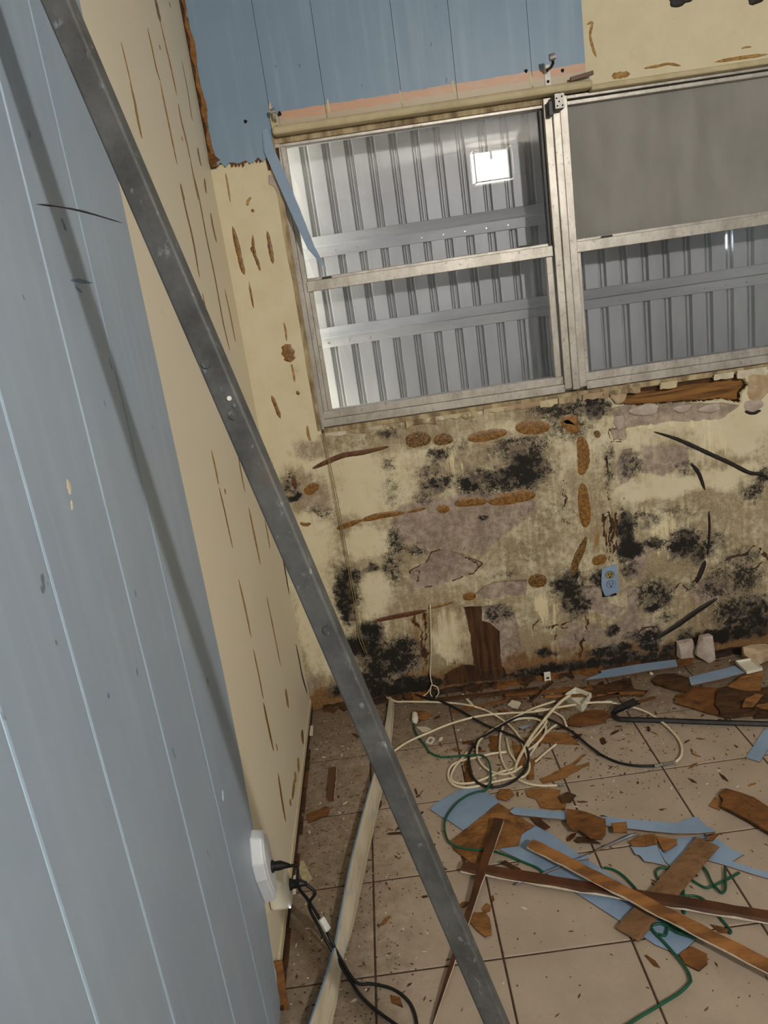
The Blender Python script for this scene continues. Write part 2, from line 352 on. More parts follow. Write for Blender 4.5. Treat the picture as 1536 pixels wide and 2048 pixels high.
# ------------------------------------------------------------------ object helpers
ORG = {}
def tag(o, label=None, cat=None, group=None, kind=None):
    if label: o['label'] = label
    if cat: o['category'] = cat
    if group: o['group'] = group
    if kind: o['kind'] = kind
    return o
def empty(name, loc):
    o = bpy.data.objects.new(name, None); COL.objects.link(o)
    o.location = loc; o.empty_display_size = 0.05; ORG[o] = Vector(loc); return o
class MB:
    def __init__(s): s.v = []; s.f = []; s.mi = []
    def add(s, V, Fc, mi=0):
        b = len(s.v); s.v += [Vector(p) for p in V]
        for fc in Fc: s.f.append([b + i for i in fc]); s.mi.append(mi)
    def box(s, lo, hi, mi=0):
        (a, b_, c_), (d, e, g) = lo, hi
        V = [(a, b_, c_), (d, b_, c_), (d, e, c_), (a, e, c_), (a, b_, g), (d, b_, g), (d, e, g), (a, e, g)]
        s.add(V, [(0, 3, 2, 1), (4, 5, 6, 7), (0, 1, 5, 4), (1, 2, 6, 5), (2, 3, 7, 6), (3, 0, 4, 7)], mi)
    def bar(s, p0, p1, w, t_, up=(0, 0, 1), mi=0, taper=(1, 1)):
        p0, p1 = Vector(p0), Vector(p1); d = (p1 - p0).normalized(); up = Vector(up)
        sd = d.cross(up).normalized(); u = sd.cross(d).normalized(); V = []
        for p, k in ((p0, taper[0]), (p1, taper[1])):
            for a, b_ in ((-1, -1), (1, -1), (1, 1), (-1, 1)): V.append(p + sd * a * w / 2 * k + u * b_ * t_ / 2)
        s.add(V, [(0, 1, 2, 3), (7, 6, 5, 4), (0, 4, 5, 1), (1, 5, 6, 2), (2, 6, 7, 3), (3, 7, 4, 0)], mi)
    def tube(s, pts, r, n=8, mi=0, caps=True):
        pts = [Vector(p) for p in pts]; b = len(s.v); m = len(pts)
        rr = r if isinstance(r, (list, tuple)) else [r] * m
        prev = None
        for i, p in enumerate(pts):
            d = (pts[min(i + 1, m - 1)] - pts[max(i - 1, 0)])
            d = d.normalized() if d.length > 1e-9 else Vector((0, 0, 1))
            ref = prev if prev is not None else (Vector((0, 0, 1)) if abs(d.z) < 0.9 else Vector((1, 0, 0)))
            sd = d.cross(ref)
            if sd.length < 1e-5: sd = d.cross(Vector((1, 0.3, 0)))
            sd.normalize(); u = sd.cross(d).normalized(); prev = u
            for k in range(n):
                a = 2 * math.pi * k / n; s.v.append(p + (sd * math.cos(a) + u * math.sin(a)) * rr[i])
        for i in range(m - 1):
            for k in range(n):
                k2 = (k + 1) % n
                s.f.append([b + i * n + k, b + i * n + k2, b + (i + 1) * n + k2, b + (i + 1) * n + k]); s.mi.append(mi)
        if caps:
            s.f.append([b + k for k in range(n)][::-1]); s.mi.append(mi)
            s.f.append([b + (m - 1) * n + k for k in range(n)]); s.mi.append(mi)
    def build(s, name, mats, parent=None, smooth=False, bevel=0.0, seg=2):
        V = s.v
        if parent is not None and parent in ORG and len(V) == 0: raise ValueError
        xs = [p.x for p in V]; ys = [p.y for p in V]; zs = [p.z for p in V]
        o0 = Vector(((min(xs) + max(xs)) / 2, (min(ys) + max(ys)) / 2, min(zs)))
        me = bpy.data.meshes.new(name)
        me.from_pydata([tuple(p - o0) for p in V], [], s.f); me.update()
        if isinstance(mats, str): mats = [mats]
        for m in mats: me.materials.append(MATS[m])
        me.polygons.foreach_set('material_index', s.mi)
        bm = bmesh.new(); bm.from_mesh(me)
        bmesh.ops.recalc_face_normals(bm, faces=bm.faces[:])
        bm.to_mesh(me); bm.free()
        if smooth: me.polygons.foreach_set('use_smooth', [True] * len(me.polygons))
        o = bpy.data.objects.new(name, me); COL.objects.link(o)
        link(o, o0, parent)
        if bevel:
            md = o.modifiers.new('bevel', 'BEVEL'); md.width = bevel; md.segments = seg; md.limit_method = 'ANGLE'
        return o
def link(o, o0, parent):
    ORG[o] = Vector(o0)
    if parent is None: o.location = o0
    else:
        o.parent = parent; o.location = Vector(o0) - ORG[parent]
def boxo(name, lo, hi, mat, parent=None, bevel=0.0):
    m = MB(); m.box(lo, hi); return m.build(name, mat, parent, bevel=bevel)
def spline(pts, k=8):
    P = [Vector(p) for p in pts]; P = [2 * P[0] - P[1]] + P + [2 * P[-1] - P[-2]]; out = []
    for i in range(1, len(P) - 2):
        a, b, c_, d = P[i - 1], P[i], P[i + 1], P[i + 2]
        for j in range(k):
            x = j / k
            out.append(0.5 * ((2 * b) + (c_ - a) * x + (2 * a - 5 * b + 4 * c_ - d) * x * x + (3 * b - a - 3 * c_ + d) * x ** 3))
    out.append(P[-2]); return out
def jag(pts, amt, step):
    out = []
    n = len(pts)
    for i in range(n):
        a, b = Vector(pts[i]), Vector(pts[(i + 1) % n]); L = (b - a).length
        k = max(1, int(L / step)); nrm = Vector((-(b - a).y, (b - a).x, 0))
        if nrm.length > 0: nrm.normalize()
        for j in range(k):
            p = a.lerp(b, j / k)
            if j: p = p + nrm * random.uniform(-amt, amt)
            out.append(p)
    return out
def flat(name, px, z, th, mats, label, cat, group=None, ja=0.002, step=0.03, curl=0.0, parent=None, tilt=None):
    """a thin broken sheet lying on the floor; px = outline on the floor as seen in the photograph"""
    top = [F(p, z + th) for p in px]
    poly = jag(top, ja, step) if ja else [Vector(p) for p in top]
    ph = random.uniform(0, 6)
    def zz(p):
        d = 0.0
        if curl: d += curl * (0.5 + 0.5 * math.sin(p.x * 14 + p.y * 9 + ph))
        if tilt: d += max(0.0, tilt[0] * (p.x - tilt[2]) + tilt[1] * (p.y - tilt[3]))
        return d
    n = len(poly)
    m = MB()
    V = [Vector((p.x, p.y, z + th + zz(p))) for p in poly] + [Vector((p.x, p.y, z + zz(p))) for p in poly]
    m.add(V, [list(range(n))], 0)
    b = len(m.f)
    m.f.append([n + i for i in range(n)][::-1]); m.mi.append(1)
    for i in range(n):
        j = (i + 1) % n; m.f.append([i, n + i, n + j, j]); m.mi.append(1)
    o = m.build(name, mats, parent)
    bm = bmesh.new(); bm.from_mesh(o.data)
    bmesh.ops.triangulate(bm, faces=[f_ for f_ in bm.faces if len(f_.verts) > 4])
    bm.to_mesh(o.data); bm.free()
    if parent is None: tag(o, label, cat, group)
    return o
def smear(parent, name, pts, width, nrm, mat, h=0.003, taper=0.35, k=5, wob=0.18):
    """a dab or bead of old adhesive standing proud of a wall"""
    P = spline(pts, k) if len(pts) > 1 else [Vector(pts[0])]
    nrm = Vector(nrm); m = MB(); n = len(P); rows = []
    cs = [(-1, 0), (-0.8, 0.75), (-0.3, 1), (0.3, 1), (0.8, 0.75), (1, 0)]
    V = []
    for i, p in enumerate(P):
        d = (P[min(i + 1, n - 1)] - P[max(i - 1, 0)]).normalized()
        sd = d.cross(nrm).normalized(); x = i / max(1, n - 1)
        e = min(x, 1 - x); e = min(1.0, e / max(0.02, taper)) if taper > 0 else 1
        w = width / 2 * (0.04 + 0.96 * math.sqrt(max(0, 1 - (1 - e) ** 2))) * (1 + random.uniform(-wob, wob))
        for a, b in cs: V.append(p + sd * a * w + nrm * (b * h + 0.0002))
    q = len(cs); Fc = []
    for i in range(n - 1):
        for j in range(q - 1): Fc.append((i * q + j, i * q + j + 1, (i + 1) * q + j + 1, (i + 1) * q + j))
    m.add(V, Fc); return m.build(name, mat, parent, smooth=True)
def blob(parent, name, p, rx, rz, nrm, mat, h=0.003, ang=0.0):
    p = Vector(p); nrm = Vector(nrm)
    t1 = Vector((1, 0, 0)) if abs(nrm.y) > 0.5 else Vector((0, 1, 0)); t2 = Vector((0, 0, 1))
    m = MB(); V = [p + nrm * h]; n = 16; Fc = []
    for ring, (s, hh) in enumerate(((0.6, 0.9), (0.9, 0.5), (1.0, 0.03))):
        for k in range(n):
            a = 2 * math.pi * k / n; w = 1 + 0.12 * math.sin(3 * a + p.x * 50) + 0.06 * math.sin(5 * a + p.z * 70)
            x, z = math.cos(a) * rx * s * w, math.sin(a) * rz * s * w
            ca, sa = math.cos(ang), math.sin(ang)
            V.append(p + t1 * (x * ca - z * sa) + t2 * (x * sa + z * ca) + nrm * hh * h)
    for k in range(n): Fc.append((0, 1 + k, 1 + (k + 1) % n))
    for r in range(2):
        for k in range(n):
            k2 = (k + 1) % n; a = 1 + r * n; Fc.append((a + k, a + n + k, a + n + k2, a + k2))
    m.add(V, Fc); return m.build(name, mat, parent, smooth=True)
def cable(name, pts, r, mat, label, cat, group=None, k=8, parent=None):
    m = MB(); m.tube(spline(pts, k), r, 8); o = m.build(name, mat, parent, smooth=True)
    if parent is None: tag(o, label, cat, group)
    return o
S = dict(kind='structure')

# ------------------------------------------------------------------ room shell
RX, RY, RZ = 4.2, -7.0, 2.75
fl = boxo('floor', (-0.12, RY - 0.12, -0.10), (RX + 0.12, 0.12, -0.0025), 'grout'); tag(fl, **S)
tag(boxo('ceiling', (-0.12, RY - 0.12, RZ), (RX + 0.12, 0.12, RZ + 0.1), 'ceiling_white'), **S)
tag(boxo('wall_right', (RX, RY, 0), (RX + 0.12, 0.0, RZ), 'blue_paint_room'), **S)
tag(boxo('wall_rear', (0.0, RY - 0.12, 0), (RX, RY, RZ), 'blue_paint_room'), **S)
wl = boxo('wall_left', (-0.12, RY, 0), (0.0, 0.12, RZ), 'cream_wall'); tag(wl, **S)

# floor tiles: one shared mesh for whole tiles, cut ones along the walls
PIT, GAP = 0.3298, 0.0055
xl = [0.0] + [0.2445 + PIT * i for i in range(12)] + [RX]
yl = [0.0] + [-0.056 - PIT * i for i in range(22)] + [RY]
yl = [y for y in yl if y > RY] + [RY]
tile_cache = {}
for i in range(len(xl) - 1):
    for j in range(len(yl) - 1):
        x0, x1, y1, y0 = xl[i], xl[i + 1], yl[j], yl[j + 1]
        if x1 - x0 < 0.02 or y1 - y0 < 0.02: continue
        w, d_ = x1 - x0 - GAP, y1 - y0 - GAP
        key = (round(w, 3), round(d_, 3)); cx, cy = (x0 + x1) / 2, (y0 + y1) / 2
        if key not in tile_cache:
            m = MB(); e = 0.0018
            V = []
            for hw, hd, z in ((w / 2, d_ / 2, -0.006), (w / 2, d_ / 2, -0.0012), (w / 2 - e, d_ / 2 - e, 0.0)):
                V += [(-hw, -hd, z), (hw, -hd, z), (hw, hd, z), (-hw, hd, z)]
            Fc = [(8, 9, 10, 11)]
            for r in (0, 4):
                for k in range(4): Fc.append((r + k, r + (k + 1) % 4, r + 4 + (k + 1) % 4, r + 4 + k))
            m.add(V, Fc)
            me = bpy.data.meshes.new('floor_tile')
            me.from_pydata([tuple(p) for p in m.v], [], m.f); me.update(); me.materials.append(MATS['floor_tile'])
            tile_cache[key] = me
        o = bpy.data.objects.new('tile', tile_cache[key]); COL.objects.link(o)
        o.parent = fl; o.location = Vector((cx, cy, 0)) - ORG[fl]
        o.rotation_euler = (0, 0, 0)

# ------------------------------------------------------------------ back wall with mold (dense plaster grid below the window)
OX0, OX1, OZ0, OZ1 = 0.232, 2.22, 1.165, 2.222
TH = 0.12
def fbm(x, z, scale, oct_=4, seed=0):
    out = np.zeros_like(x); amp = 1.0; tot = 0.0
    for o in range(oct_):
        r = np.random.default_rng(seed * 17 + o); g = r.random((256, 256))
        xs, zs = x * scale + 31.7 * o, z * scale + 12.3 * o
        xi, zi = np.floor(xs).astype(int), np.floor(zs).astype(int); fx, fz = xs - xi, zs - zi
        fx = fx * fx * (3 - 2 * fx); fz = fz * fz * (3 - 2 * fz)
        a = g[xi % 256, zi % 256]; b = g[(xi + 1) % 256, zi % 256]; c_ = g[xi % 256, (zi + 1) % 256]; d = g[(xi + 1) % 256, (zi + 1) % 256]
        out += amp * ((a * (1 - fx) + b * fx) * (1 - fz) + (c_ * (1 - fx) + d * fx) * fz); tot += amp; amp *= 0.55; scale *= 2.03
    return out / tot
DX1 = 2.10; NX, NZ = 600, 333
gx, gz = np.meshgrid(np.linspace(0, DX1, NX), np.linspace(0, OZ0, NZ), indexing='ij')
wn1 = fbm(gx, gz, 14, 5, 1) - 0.5; wn2 = fbm(gx, gz, 14, 5, 2) - 0.5
wn3 = fbm(gx, gz, 70, 3, 3) - 0.5
qx, qz = gx + wn1 * 0.06 + wn3 * 0.008, gz + wn2 * 0.06 + wn3 * 0.008
hx, hz = gx + wn1 * 0.02 + wn3 * 0.006, gz + wn2 * 0.02 - wn3 * 0.006
M = {k: np.zeros_like(gx) for k in ('mold', 'bare', 'brown', 'dark', 'light', 'dirt')}
HT = np.zeros_like(gx)
SC = {4: 2.56, 5: 3.072}
def ell(key, k, x, y, rx, ry, s=1.0, soft=0.55):
    p = W(c(k, (x, y))[0]); a = rx / SC[k] / 462; b = ry / SC[k] / 462
    r = np.sqrt(((qx - p.x) / a) ** 2 + ((qz - p.z) / b) ** 2)
    v = np.clip((1 + soft - r) / (2 * soft), 0, 1); v = v * v * (3 - 2 * v) * s
    M[key][:] = np.maximum(M[key], v)
    if key == 'mold':
        v2 = np.clip((1.9 - r / 1.25) / 1.5, 0, 1) * min(s, 1.0) * 0.85
        M['dirt'][:] = np.maximum(M['dirt'], v2)
def pdist(px, X, Z):
    """signed distance to polygon (positive inside)"""
    P = [W(p) for p in px]; n = len(P); ins = np.zeros(X.shape, bool); dd = np.full(X.shape, 1e9)
    for i in range(n):
        a, b = P[i], P[(i + 1) % n]
        cond = ((a.z > Z) != (b.z > Z)) & (X < (b.x - a.x) * (Z - a.z) / (b.z - a.z + 1e-12) + a.x)
        ins ^= cond
        ex, ez = b.x - a.x, b.z - a.z; L = ex * ex + ez * ez + 1e-12
        tt = np.clip(((X - a.x) * ex + (Z - a.z) * ez) / L, 0, 1)
        dd = np.minimum(dd, np.hypot(X - a.x - tt * ex, Z - a.z - tt * ez))
    return np.where(ins, dd, -dd)
def ldist(px, X, Z):
    P = [W(p) for p in px]; dd = np.full(X.shape, 1e9)
    for i in range(len(P) - 1):
        a, b = P[i], P[i + 1]; ex, ez = b.x - a.x, b.z - a.z; L = ex * ex + ez * ez + 1e-12
        tt = np.clip(((X - a.x) * ex + (Z - a.z) * ez) / L, 0, 1)
        dd = np.minimum(dd, np.hypot(X - a.x - tt * ex, Z - a.z - tt * ez))
    return dd
def poly(key, k, pts, s=1.0, edge=0.006, depth=0.0, rim=0.0, wob=True):
    d = pdist(c(k, *pts), hx if wob else gx, hz if wob else gz)
    v = np.clip(0.5 + d / (2 * edge), 0, 1)
    if key: M[key][:] = np.maximum(M[key], v * s)
    if depth: HT[:] = np.where(d > 0, np.minimum(HT, -depth * np.clip(d / 0.004, 0, 1)), HT)
    if rim:
        r = np.exp(-(d / 0.004) ** 2) * (fbm(gx, gz, 25, 2, 9) > 0.42)
        M['dark'][:] = np.maximum(M['dark'], r * rim)
lwx = (fbm(gx, gz, 38, 4, 31) - 0.5) * 0.034; lwz = (fbm(gx, gz, 38, 4, 32) - 0.5) * 0.034; lww = np.clip(fbm(gx, gz, 30, 3, 33) * 3.0 - 0.7, 0.15, 1.6)
def line(key, k, pts, w, s=1.0, depth=0.0, fade=True):
    d = ldist(c(k, *pts), gx + lwx, gz + lwz); hw = w / SC[k] / 462 / 2 * lww
    v = np.clip(1.3 - d / hw, 0, 1) * s
    M[key][:] = np.maximum(M[key], v)
    if depth: HT[:] = np.minimum(HT, -depth * np.clip(1.2 - d / hw, 0, 1))

# grime everywhere low, less on the upper left
M['dirt'][:] = 0.62 * np.clip((1.12 - gz) / 0.3, 0, 1) + 0.25 * (fbm(gx, gz, 4, 4, 5) - 0.5)
M['dirt'][:] += 0.35 * np.clip((0.28 - gz) / 0.25, 0, 1)
for e in ((4, 700, 180, 420, 90, .75), (4, 1100, 300, 380, 160, .7), (4, 900, 650, 300, 170, .75), (4, 150, 480, 130, 150, .75), (4, 1250, 800, 280, 250, .62),
          (4, 300, 230, 200, 60, .6), (4, 900, 1180, 330, 220, .6), (4, 240, 1500, 120, 70, .7), (5, 900, 520, 260, 130, .6), (5, 900, 1150, 420, 330, .78),
          (5, 1300, 1350, 330, 260, .85), (5, 300, 1450, 330, 260, .72), (5, 1350, 800, 260, 160, .5), (5, 200, 200, 330, 90, .85), (5, 800, 230, 260, 60, .5),
          (5, 500, 600, 120, 250, .62), (4, 620, 1300, 200, 180, .7)):
    ell('dirt', e[0], e[1], e[2], e[3], e[4], e[5], 0.8)
for e in ((4, 500, 460, 150, 140), (4, 190, 850, 130, 210), (4, 240, 1150, 110, 260), (4, 470, 990, 100, 110), (4, 780, 420, 55, 35), (4, 470, 730, 100, 70), (5, 850, 690, 260, 60), (5, 1350, 330, 160, 120), (5, 1350, 620, 160, 60), (4, 880, 1200, 60, 110), (5, 820, 900, 80, 60)):
    p = W(c(e[0], (e[1], e[2]))[0]); a, b = e[3] / SC[e[0]] / 462, e[4] / SC[e[0]] / 462
    r = np.sqrt(((qx - p.x) / a) ** 2 + ((qz - p.z) / b) ** 2); kf = np.clip((1.35 - r) / 0.6, 0, 1)
    M['dirt'][:] *= 1 - 0.85 * kf
# bare plaster
poly('bare', 4, [(590, 600), (640, 545), (760, 500), (900, 500), (1000, 460), (1180, 470), (1330, 500), (1340, 570), (1180, 690), (1060, 790), (900, 770), (720, 760), (610, 700)], 0.85, 0.02, 0.0008)
poly('bare', 4, [(690, 880), (770, 830), (800, 775), (870, 760), (960, 790), (1060, 830), (1020, 890), (900, 930), (800, 960), (710, 955)], 1.0, 0.004, 0.003, 0.75)
poly('bare', 4, [(1030, 1000), (1060, 960), (1120, 935), (1290, 920), (1280, 1000), (1180, 1005), (1100, 1015)], 1.0, 0.003, 0.004, 0.35)
poly('bare', 4, [(1050, 1060), (1180, 1040), (1240, 1130), (1260, 1330), (1190, 1390), (1160, 1290), (1150, 1180), (1080, 1130)], 1.0, 0.003, 0.003)
poly('bare', 4, [(870, 525), (920, 512), (925, 560), (885, 575)], 1.0, 0.003)
poly('bare', 4, [(60, 210), (230, 190), (300, 260), (200, 330), (90, 300)], 0.5, 0.02)
poly('bare', 5, [(565, 335), (660, 330), (660, 400), (590, 405)], 0.9, 0.004, 0.003, 0.6)
poly('bare', 5, [(610, 560), (650, 460), (700, 455), (690, 660), (625, 670)], 0.95, 0.004, 0.002, 0.4)
poly('bare', 5, [(760, 420), (1080, 420), (1040, 560), (880, 640), (740, 600)], 0.62, 0.02)
poly('bare', 5, [(660, 1300), (760, 1310), (750, 1470), (680, 1500)], 0.95, 0.004, 0.002)
poly('bare', 5, [(380, 1290), (500, 1300), (560, 1400), (660, 1430), (600, 1500), (420, 1440)], 0.9, 0.006, 0.003, 0.4)
poly('bare', 5, [(690, 1560), (850, 1570), (860, 1720), (690, 1740)], 0.8, 0.006, 0.002, 0.4)
poly('bare', 5, [(700, 1000), (820, 1060), (760, 1250), (660, 1240)], 0.8, 0.008)
ell('bare', 5, 80, 420, 120, 70, 0.55, 0.9); ell('bare', 5, 1200, 1300, 220, 120, 0.55, 0.9); ell('bare', 5, 330, 1600, 160, 100, 0.5, 0.9)
ell('bare', 4, 200, 520, 120, 80, 0.5, 0.8); ell('bare', 5, 560, 1650, 200, 80, 0.5, 0.8)
# paper-faced strip under the broken sill on the right
poly('bare', 5, [(570, 200), (640, 185), (880, 165), (1250, 170), (1370, 185), (1240, 270), (1000, 280), (600, 335), (590, 260)], 0.95, 0.003, 0.004, 0.25)
poly('light', 5, [(590, 335), (880, 285), (1080, 262), (1230, 272), (1260, 330), (1000, 320), (620, 345)], 0.7, 0.006)
# brown seepage
for e in ((4, 850, 1130, 160, 90, .55), (4, 250, 1560, 90, 50, .8), (4, 960, 1400, 260, 70, .85), (4, 735, 1200, 60, 140, .7), (4, 1120, 1290, 110, 120, .4),
          (5, 470, 1500, 80, 60, .5), (5, 570, 950, 90, 200, .55), (5, 1150, 1450, 250, 150, .45), (5, 250, 1690, 220, 60, .6), (4, 930, 1200, 70, 170, .45)):
    ell('brown', e[0], e[1], e[2], e[3], e[4], e[5], 0.8)
poly('dark', 4, [(968, 1062), (1058, 1055), (1062, 1128), (1100, 1140), (1152, 1182), (1160, 1372), (1060, 1390), (1015, 1350), (1000, 1200)], 1.0, 0.004, 0.002)
for p in ([(760, 1095), (775, 1200), (770, 1300), (790, 1420)], [(705, 1110), (750, 1200), (765, 1330)], [(780, 1300), (760, 1400)]): line('brown', 4, p, 34, 1.0); line('dark', 4, p, 14, 0.75)
for x0 in (535, 560, 582, 604): line('dark', 5, [(x0 - 12, 820 + (x0 * 7) % 60), (x0, 950), (x0 + 4, 1140)], 17, 0.9)
poly('dark', 4, [(860, 1400), (960, 1350), (1180, 1360), (1200, 1430), (1000, 1450), (860, 1470)], 0.7, 0.01)
# cracks
for p, w in (([(550, 520), (545, 620), (552, 700), (570, 780)], 10), ([(630, 720), (650, 780)], 8), ([(290, 640), (305, 700), (300, 780), (278, 860), (280, 905), (310, 910)], 7),
             ([(90, 1560), (100, 1530), (140, 1508), (180, 1548), (260, 1545), (330, 1520), (350, 1490)], 9), ([(420, 1440), (430, 1530), (395, 1640), (380, 1760)], 18),
             ([(930, 1340), (1000, 1288), (1060, 1330), (1100, 1262)], 10), ([(1180, 1195), (1250, 1160), (1320, 1122), (1400, 1110), (1450, 1060), (1490, 1060), (1530, 1140)], 14),
             ([(1390, 1225), (1440, 1190), (1536, 1150)], 12), ([(730, 1600), (760, 1552), (800, 1545), (865, 1560), (870, 1600)], 11), ([(230, 1640), (240, 1560), (300, 1555)], 7),
             ([(350, 1500), (345, 1600), (360, 1720)], 6), ([(1040, 1340), (1150, 1160)], 9), ([(560, 330), (575, 400), (640, 410)], 8)):
    line('dark', 5, p, w, 0.95, 0.004)
line('dark', 4, [(960, 790), (980, 760)], 7, 0.9, 0.003); line('dark', 4, [(690, 880), (720, 870), (735, 930)], 7, 0.9, 0.003); line('dark', 4, [(960, 800), (1000, 815), (1040, 850)], 7, 0.9, 0.003)
line('dark', 4, [(1480, 440), (1490, 530), (1470, 600)], 7, 0.9, 0.003)
# mold
for e in ((4, 365, 1010, 52, 150, .88), (4, 380, 890, 50, 50, .8), (4, 495, 1190, 55, 60, 1.1), (4, 450, 1265, 95, 60, 1.15), (4, 580, 1330, 165, 120, .8), (4, 660, 1260, 60, 70, .8), (4, 600, 860, 55, 85, .62),
          (4, 480, 860, 45, 18, .75), (4, 620, 720, 45, 75, .66), (4, 700, 770, 60, 40, .6), (4, 835, 290, 65, 42, .7), (4, 790, 365, 70, 35, .6), (4, 830, 440, 75, 55, .72), (4, 760, 490, 60, 40, .6),
          (4, 1150, 400, 210, 65, .8), (4, 1280, 350, 110, 100, .85), (4, 1000, 420, 80, 30, .75), (4, 1135, 1085, 80, 60, .62), (4, 1490, 950, 70, 80, .8), (4, 80, 420, 45, 55, .6), (4, 95, 500, 45, 18, 1.0),
          (4, 230, 570, 70, 30, .5), (4, 600, 160, 80, 40, .55), (4, 420, 200, 120, 50, .35), (4, 1230, 250, 170, 60, .58), (4, 1480, 60, 130, 60, .6), (4, 640, 1470, 200, 45, 1.1), (4, 500, 1420, 120, 60, .8), (4, 330, 1490, 60, 40, .7),
          (4, 900, 250, 120, 60, .45), (4, 600, 470, 60, 110, .42), (4, 600, 340, 40, 40, .5), (4, 1060, 610, 25, 20, .7), (4, 1200, 880, 80, 50, .45), (4, 1400, 600, 160, 120, .33), (4, 1300, 780, 200, 110, .33),
          (5, 60, 600, 150, 110, .8), (5, 260, 330, 210, 80, .55), (5, 470, 190, 85, 60, .85), (5, 300, 200, 220, 60, .62), (5, 700, 560, 70, 90, .62), (5, 655, 990, 50, 150, 1.0), (5, 690, 1080, 70, 60, .9), (5, 760, 900, 120, 60, .55),
          (5, 845, 1040, 65, 45, .85), (5, 1020, 1040, 115, 100, .85), (5, 1110, 1100, 100, 60, .8), (5, 1210, 1030, 90, 80, .62), (5, 1450, 720, 80, 60, .62), (5, 1500, 620, 50, 60, .6), (5, 310, 1290, 90, 100, .85), (5, 360, 1400, 100, 90, .85),
          (5, 700, 1200, 60, 60, .7), (5, 850, 1350, 110, 120, .72), (5, 820, 1440, 50, 30, .9), (5, 1300, 1260, 240, 110, .62), (5, 1390, 1450, 190, 110, .82), (5, 1280, 1590, 220, 50, 1.05), (5, 1480, 1540, 120, 80, 1.0), (5, 570, 1570, 42, 28, 1.0),
          (5, 780, 1600, 110, 50, .8), (5, 790, 1670, 70, 30, 1.0), (5, 560, 1690, 130, 40, 1.0), (5, 160, 1720, 60, 30, 1.0), (5, 450, 1780, 560, 40, 1.0), (5, 940, 1680, 60, 60, .85), (5, 1010, 560, 60, 40, .55), (5, 560, 480, 40, 60, .6),
          (5, 1350, 1130, 160, 70, .5), (5, 920, 1500, 60, 30, .6), (5, 1000, 830, 180, 60, .42), (5, 1040, 1590, 60, 40, .7), (5, 560, 600, 40, 120, .5), (5, 470, 1250, 60, 60, .7)):
    ell('mold', e[0], e[1], e[2], e[3] * 1.08, e[4] * 1.08, e[5] * 1.1, 0.75)
M['mold'][:] = np.maximum(M['mold'], 0.34 * np.clip((0.36 - gz) / 0.3, 0, 1) * (fbm(gx, gz, 7, 4, 8) * 1.6))
RAW = np.clip(M['mold'], 0, 1.0).copy()
fa, fb = fbm(gx, gz, 24, 5, 21), fbm(gx, gz, 85, 4, 22)
mod = np.clip((0.5 * fa + 0.5 * fb - 0.38) / 0.22, 0, 1); mod = mod * mod * (3 - 2 * mod)
M['mold'][:] = M['mold'] * np.where(M['mold'] > 0.85, 0.55 + 0.6 * mod, 0.18 + 1.05 * mod)
mauve = np.clip((fbm(gx, gz, 7, 5, 23) - 0.53) / 0.1, 0, 1) * np.clip((M['dirt'] - 0.45) / 0.3, 0, 1)
M['bare'][:] = np.maximum(M['bare'], mauve * 0.62)
rightx = np.clip((gx - 1.9) / 0.1, 0, 1)
M['mold'][:] = np.maximum(M['mold'], rightx * np.clip((fbm(gx, gz, 6, 5, 12) - 0.45) * 3.5, 0, 0.8) * np.clip(0.8 - gz, 0, 1) * 1.4)
# soaked black line along the floor
base = np.clip((0.10 * fbm(gx, gz, 9, 4, 6) - 0.012 - gz) / 0.04, 0, 1) * (gx > 0.28) * np.clip(fbm(gx, gz, 18, 4, 7) * 2.4 - 0.45, 0, 1)
M['mold'][:] = np.maximum(M['mold'], base * 1.0); M['brown'][:] = np.maximum(M['brown'], np.clip((0.05 + 0.16 * fbm(gx, gz, 11, 4, 13) - gz) / 0.06, 0, 1) * 0.95)
# run marks
for e in ((5, 900, 1000, 110, 170, .8), (5, 1200, 430, 100, 130, .7), (5, 160, 1450, 50, 180, .8), (4, 920, 330, 60, 160, .7), (4, 1400, 1080, 60, 160, .7), (4, 900, 1230, 110, 170, .65), (5, 760, 860, 80, 80, .5), (4, 350, 380, 30, 200, .3)):
    ell('light', e[0], e[1], e[2], e[3], e[4], e[5], 0.6)
# broken hole under the right window that shows the lumber
HOLE = [(560, 90), (640, 70), (1000, 25), (1370, -20), (1420, 70), (1375, 110), (1370, 175), (1250, 150), (1000, 172), (700, 190), (600, 175), (570, 130)]
dh = pdist(c(5, *HOLE), hx, hz)
HT[:] = np.where(dh > 0, -0.07 * np.clip(dh / 0.006, 0, 1), HT)
M['dark'][:] = np.maximum(M['dark'], np.where(dh > 0.001, 1.0, 0)); 
HT[:] += (wn3 * 0.0015 + wn1 * 0.004) * np.clip(M['dirt'], 0, 1) - 0.0012 * np.clip(M['bare'], 0, 1)
fade_r = np.clip((2.09 - gx) / 0.12, 0, 1)
for k in M: M[k] = np.clip(M[k], 0, 1.2) * fade_r
RAW *= fade_r; HT *= fade_r

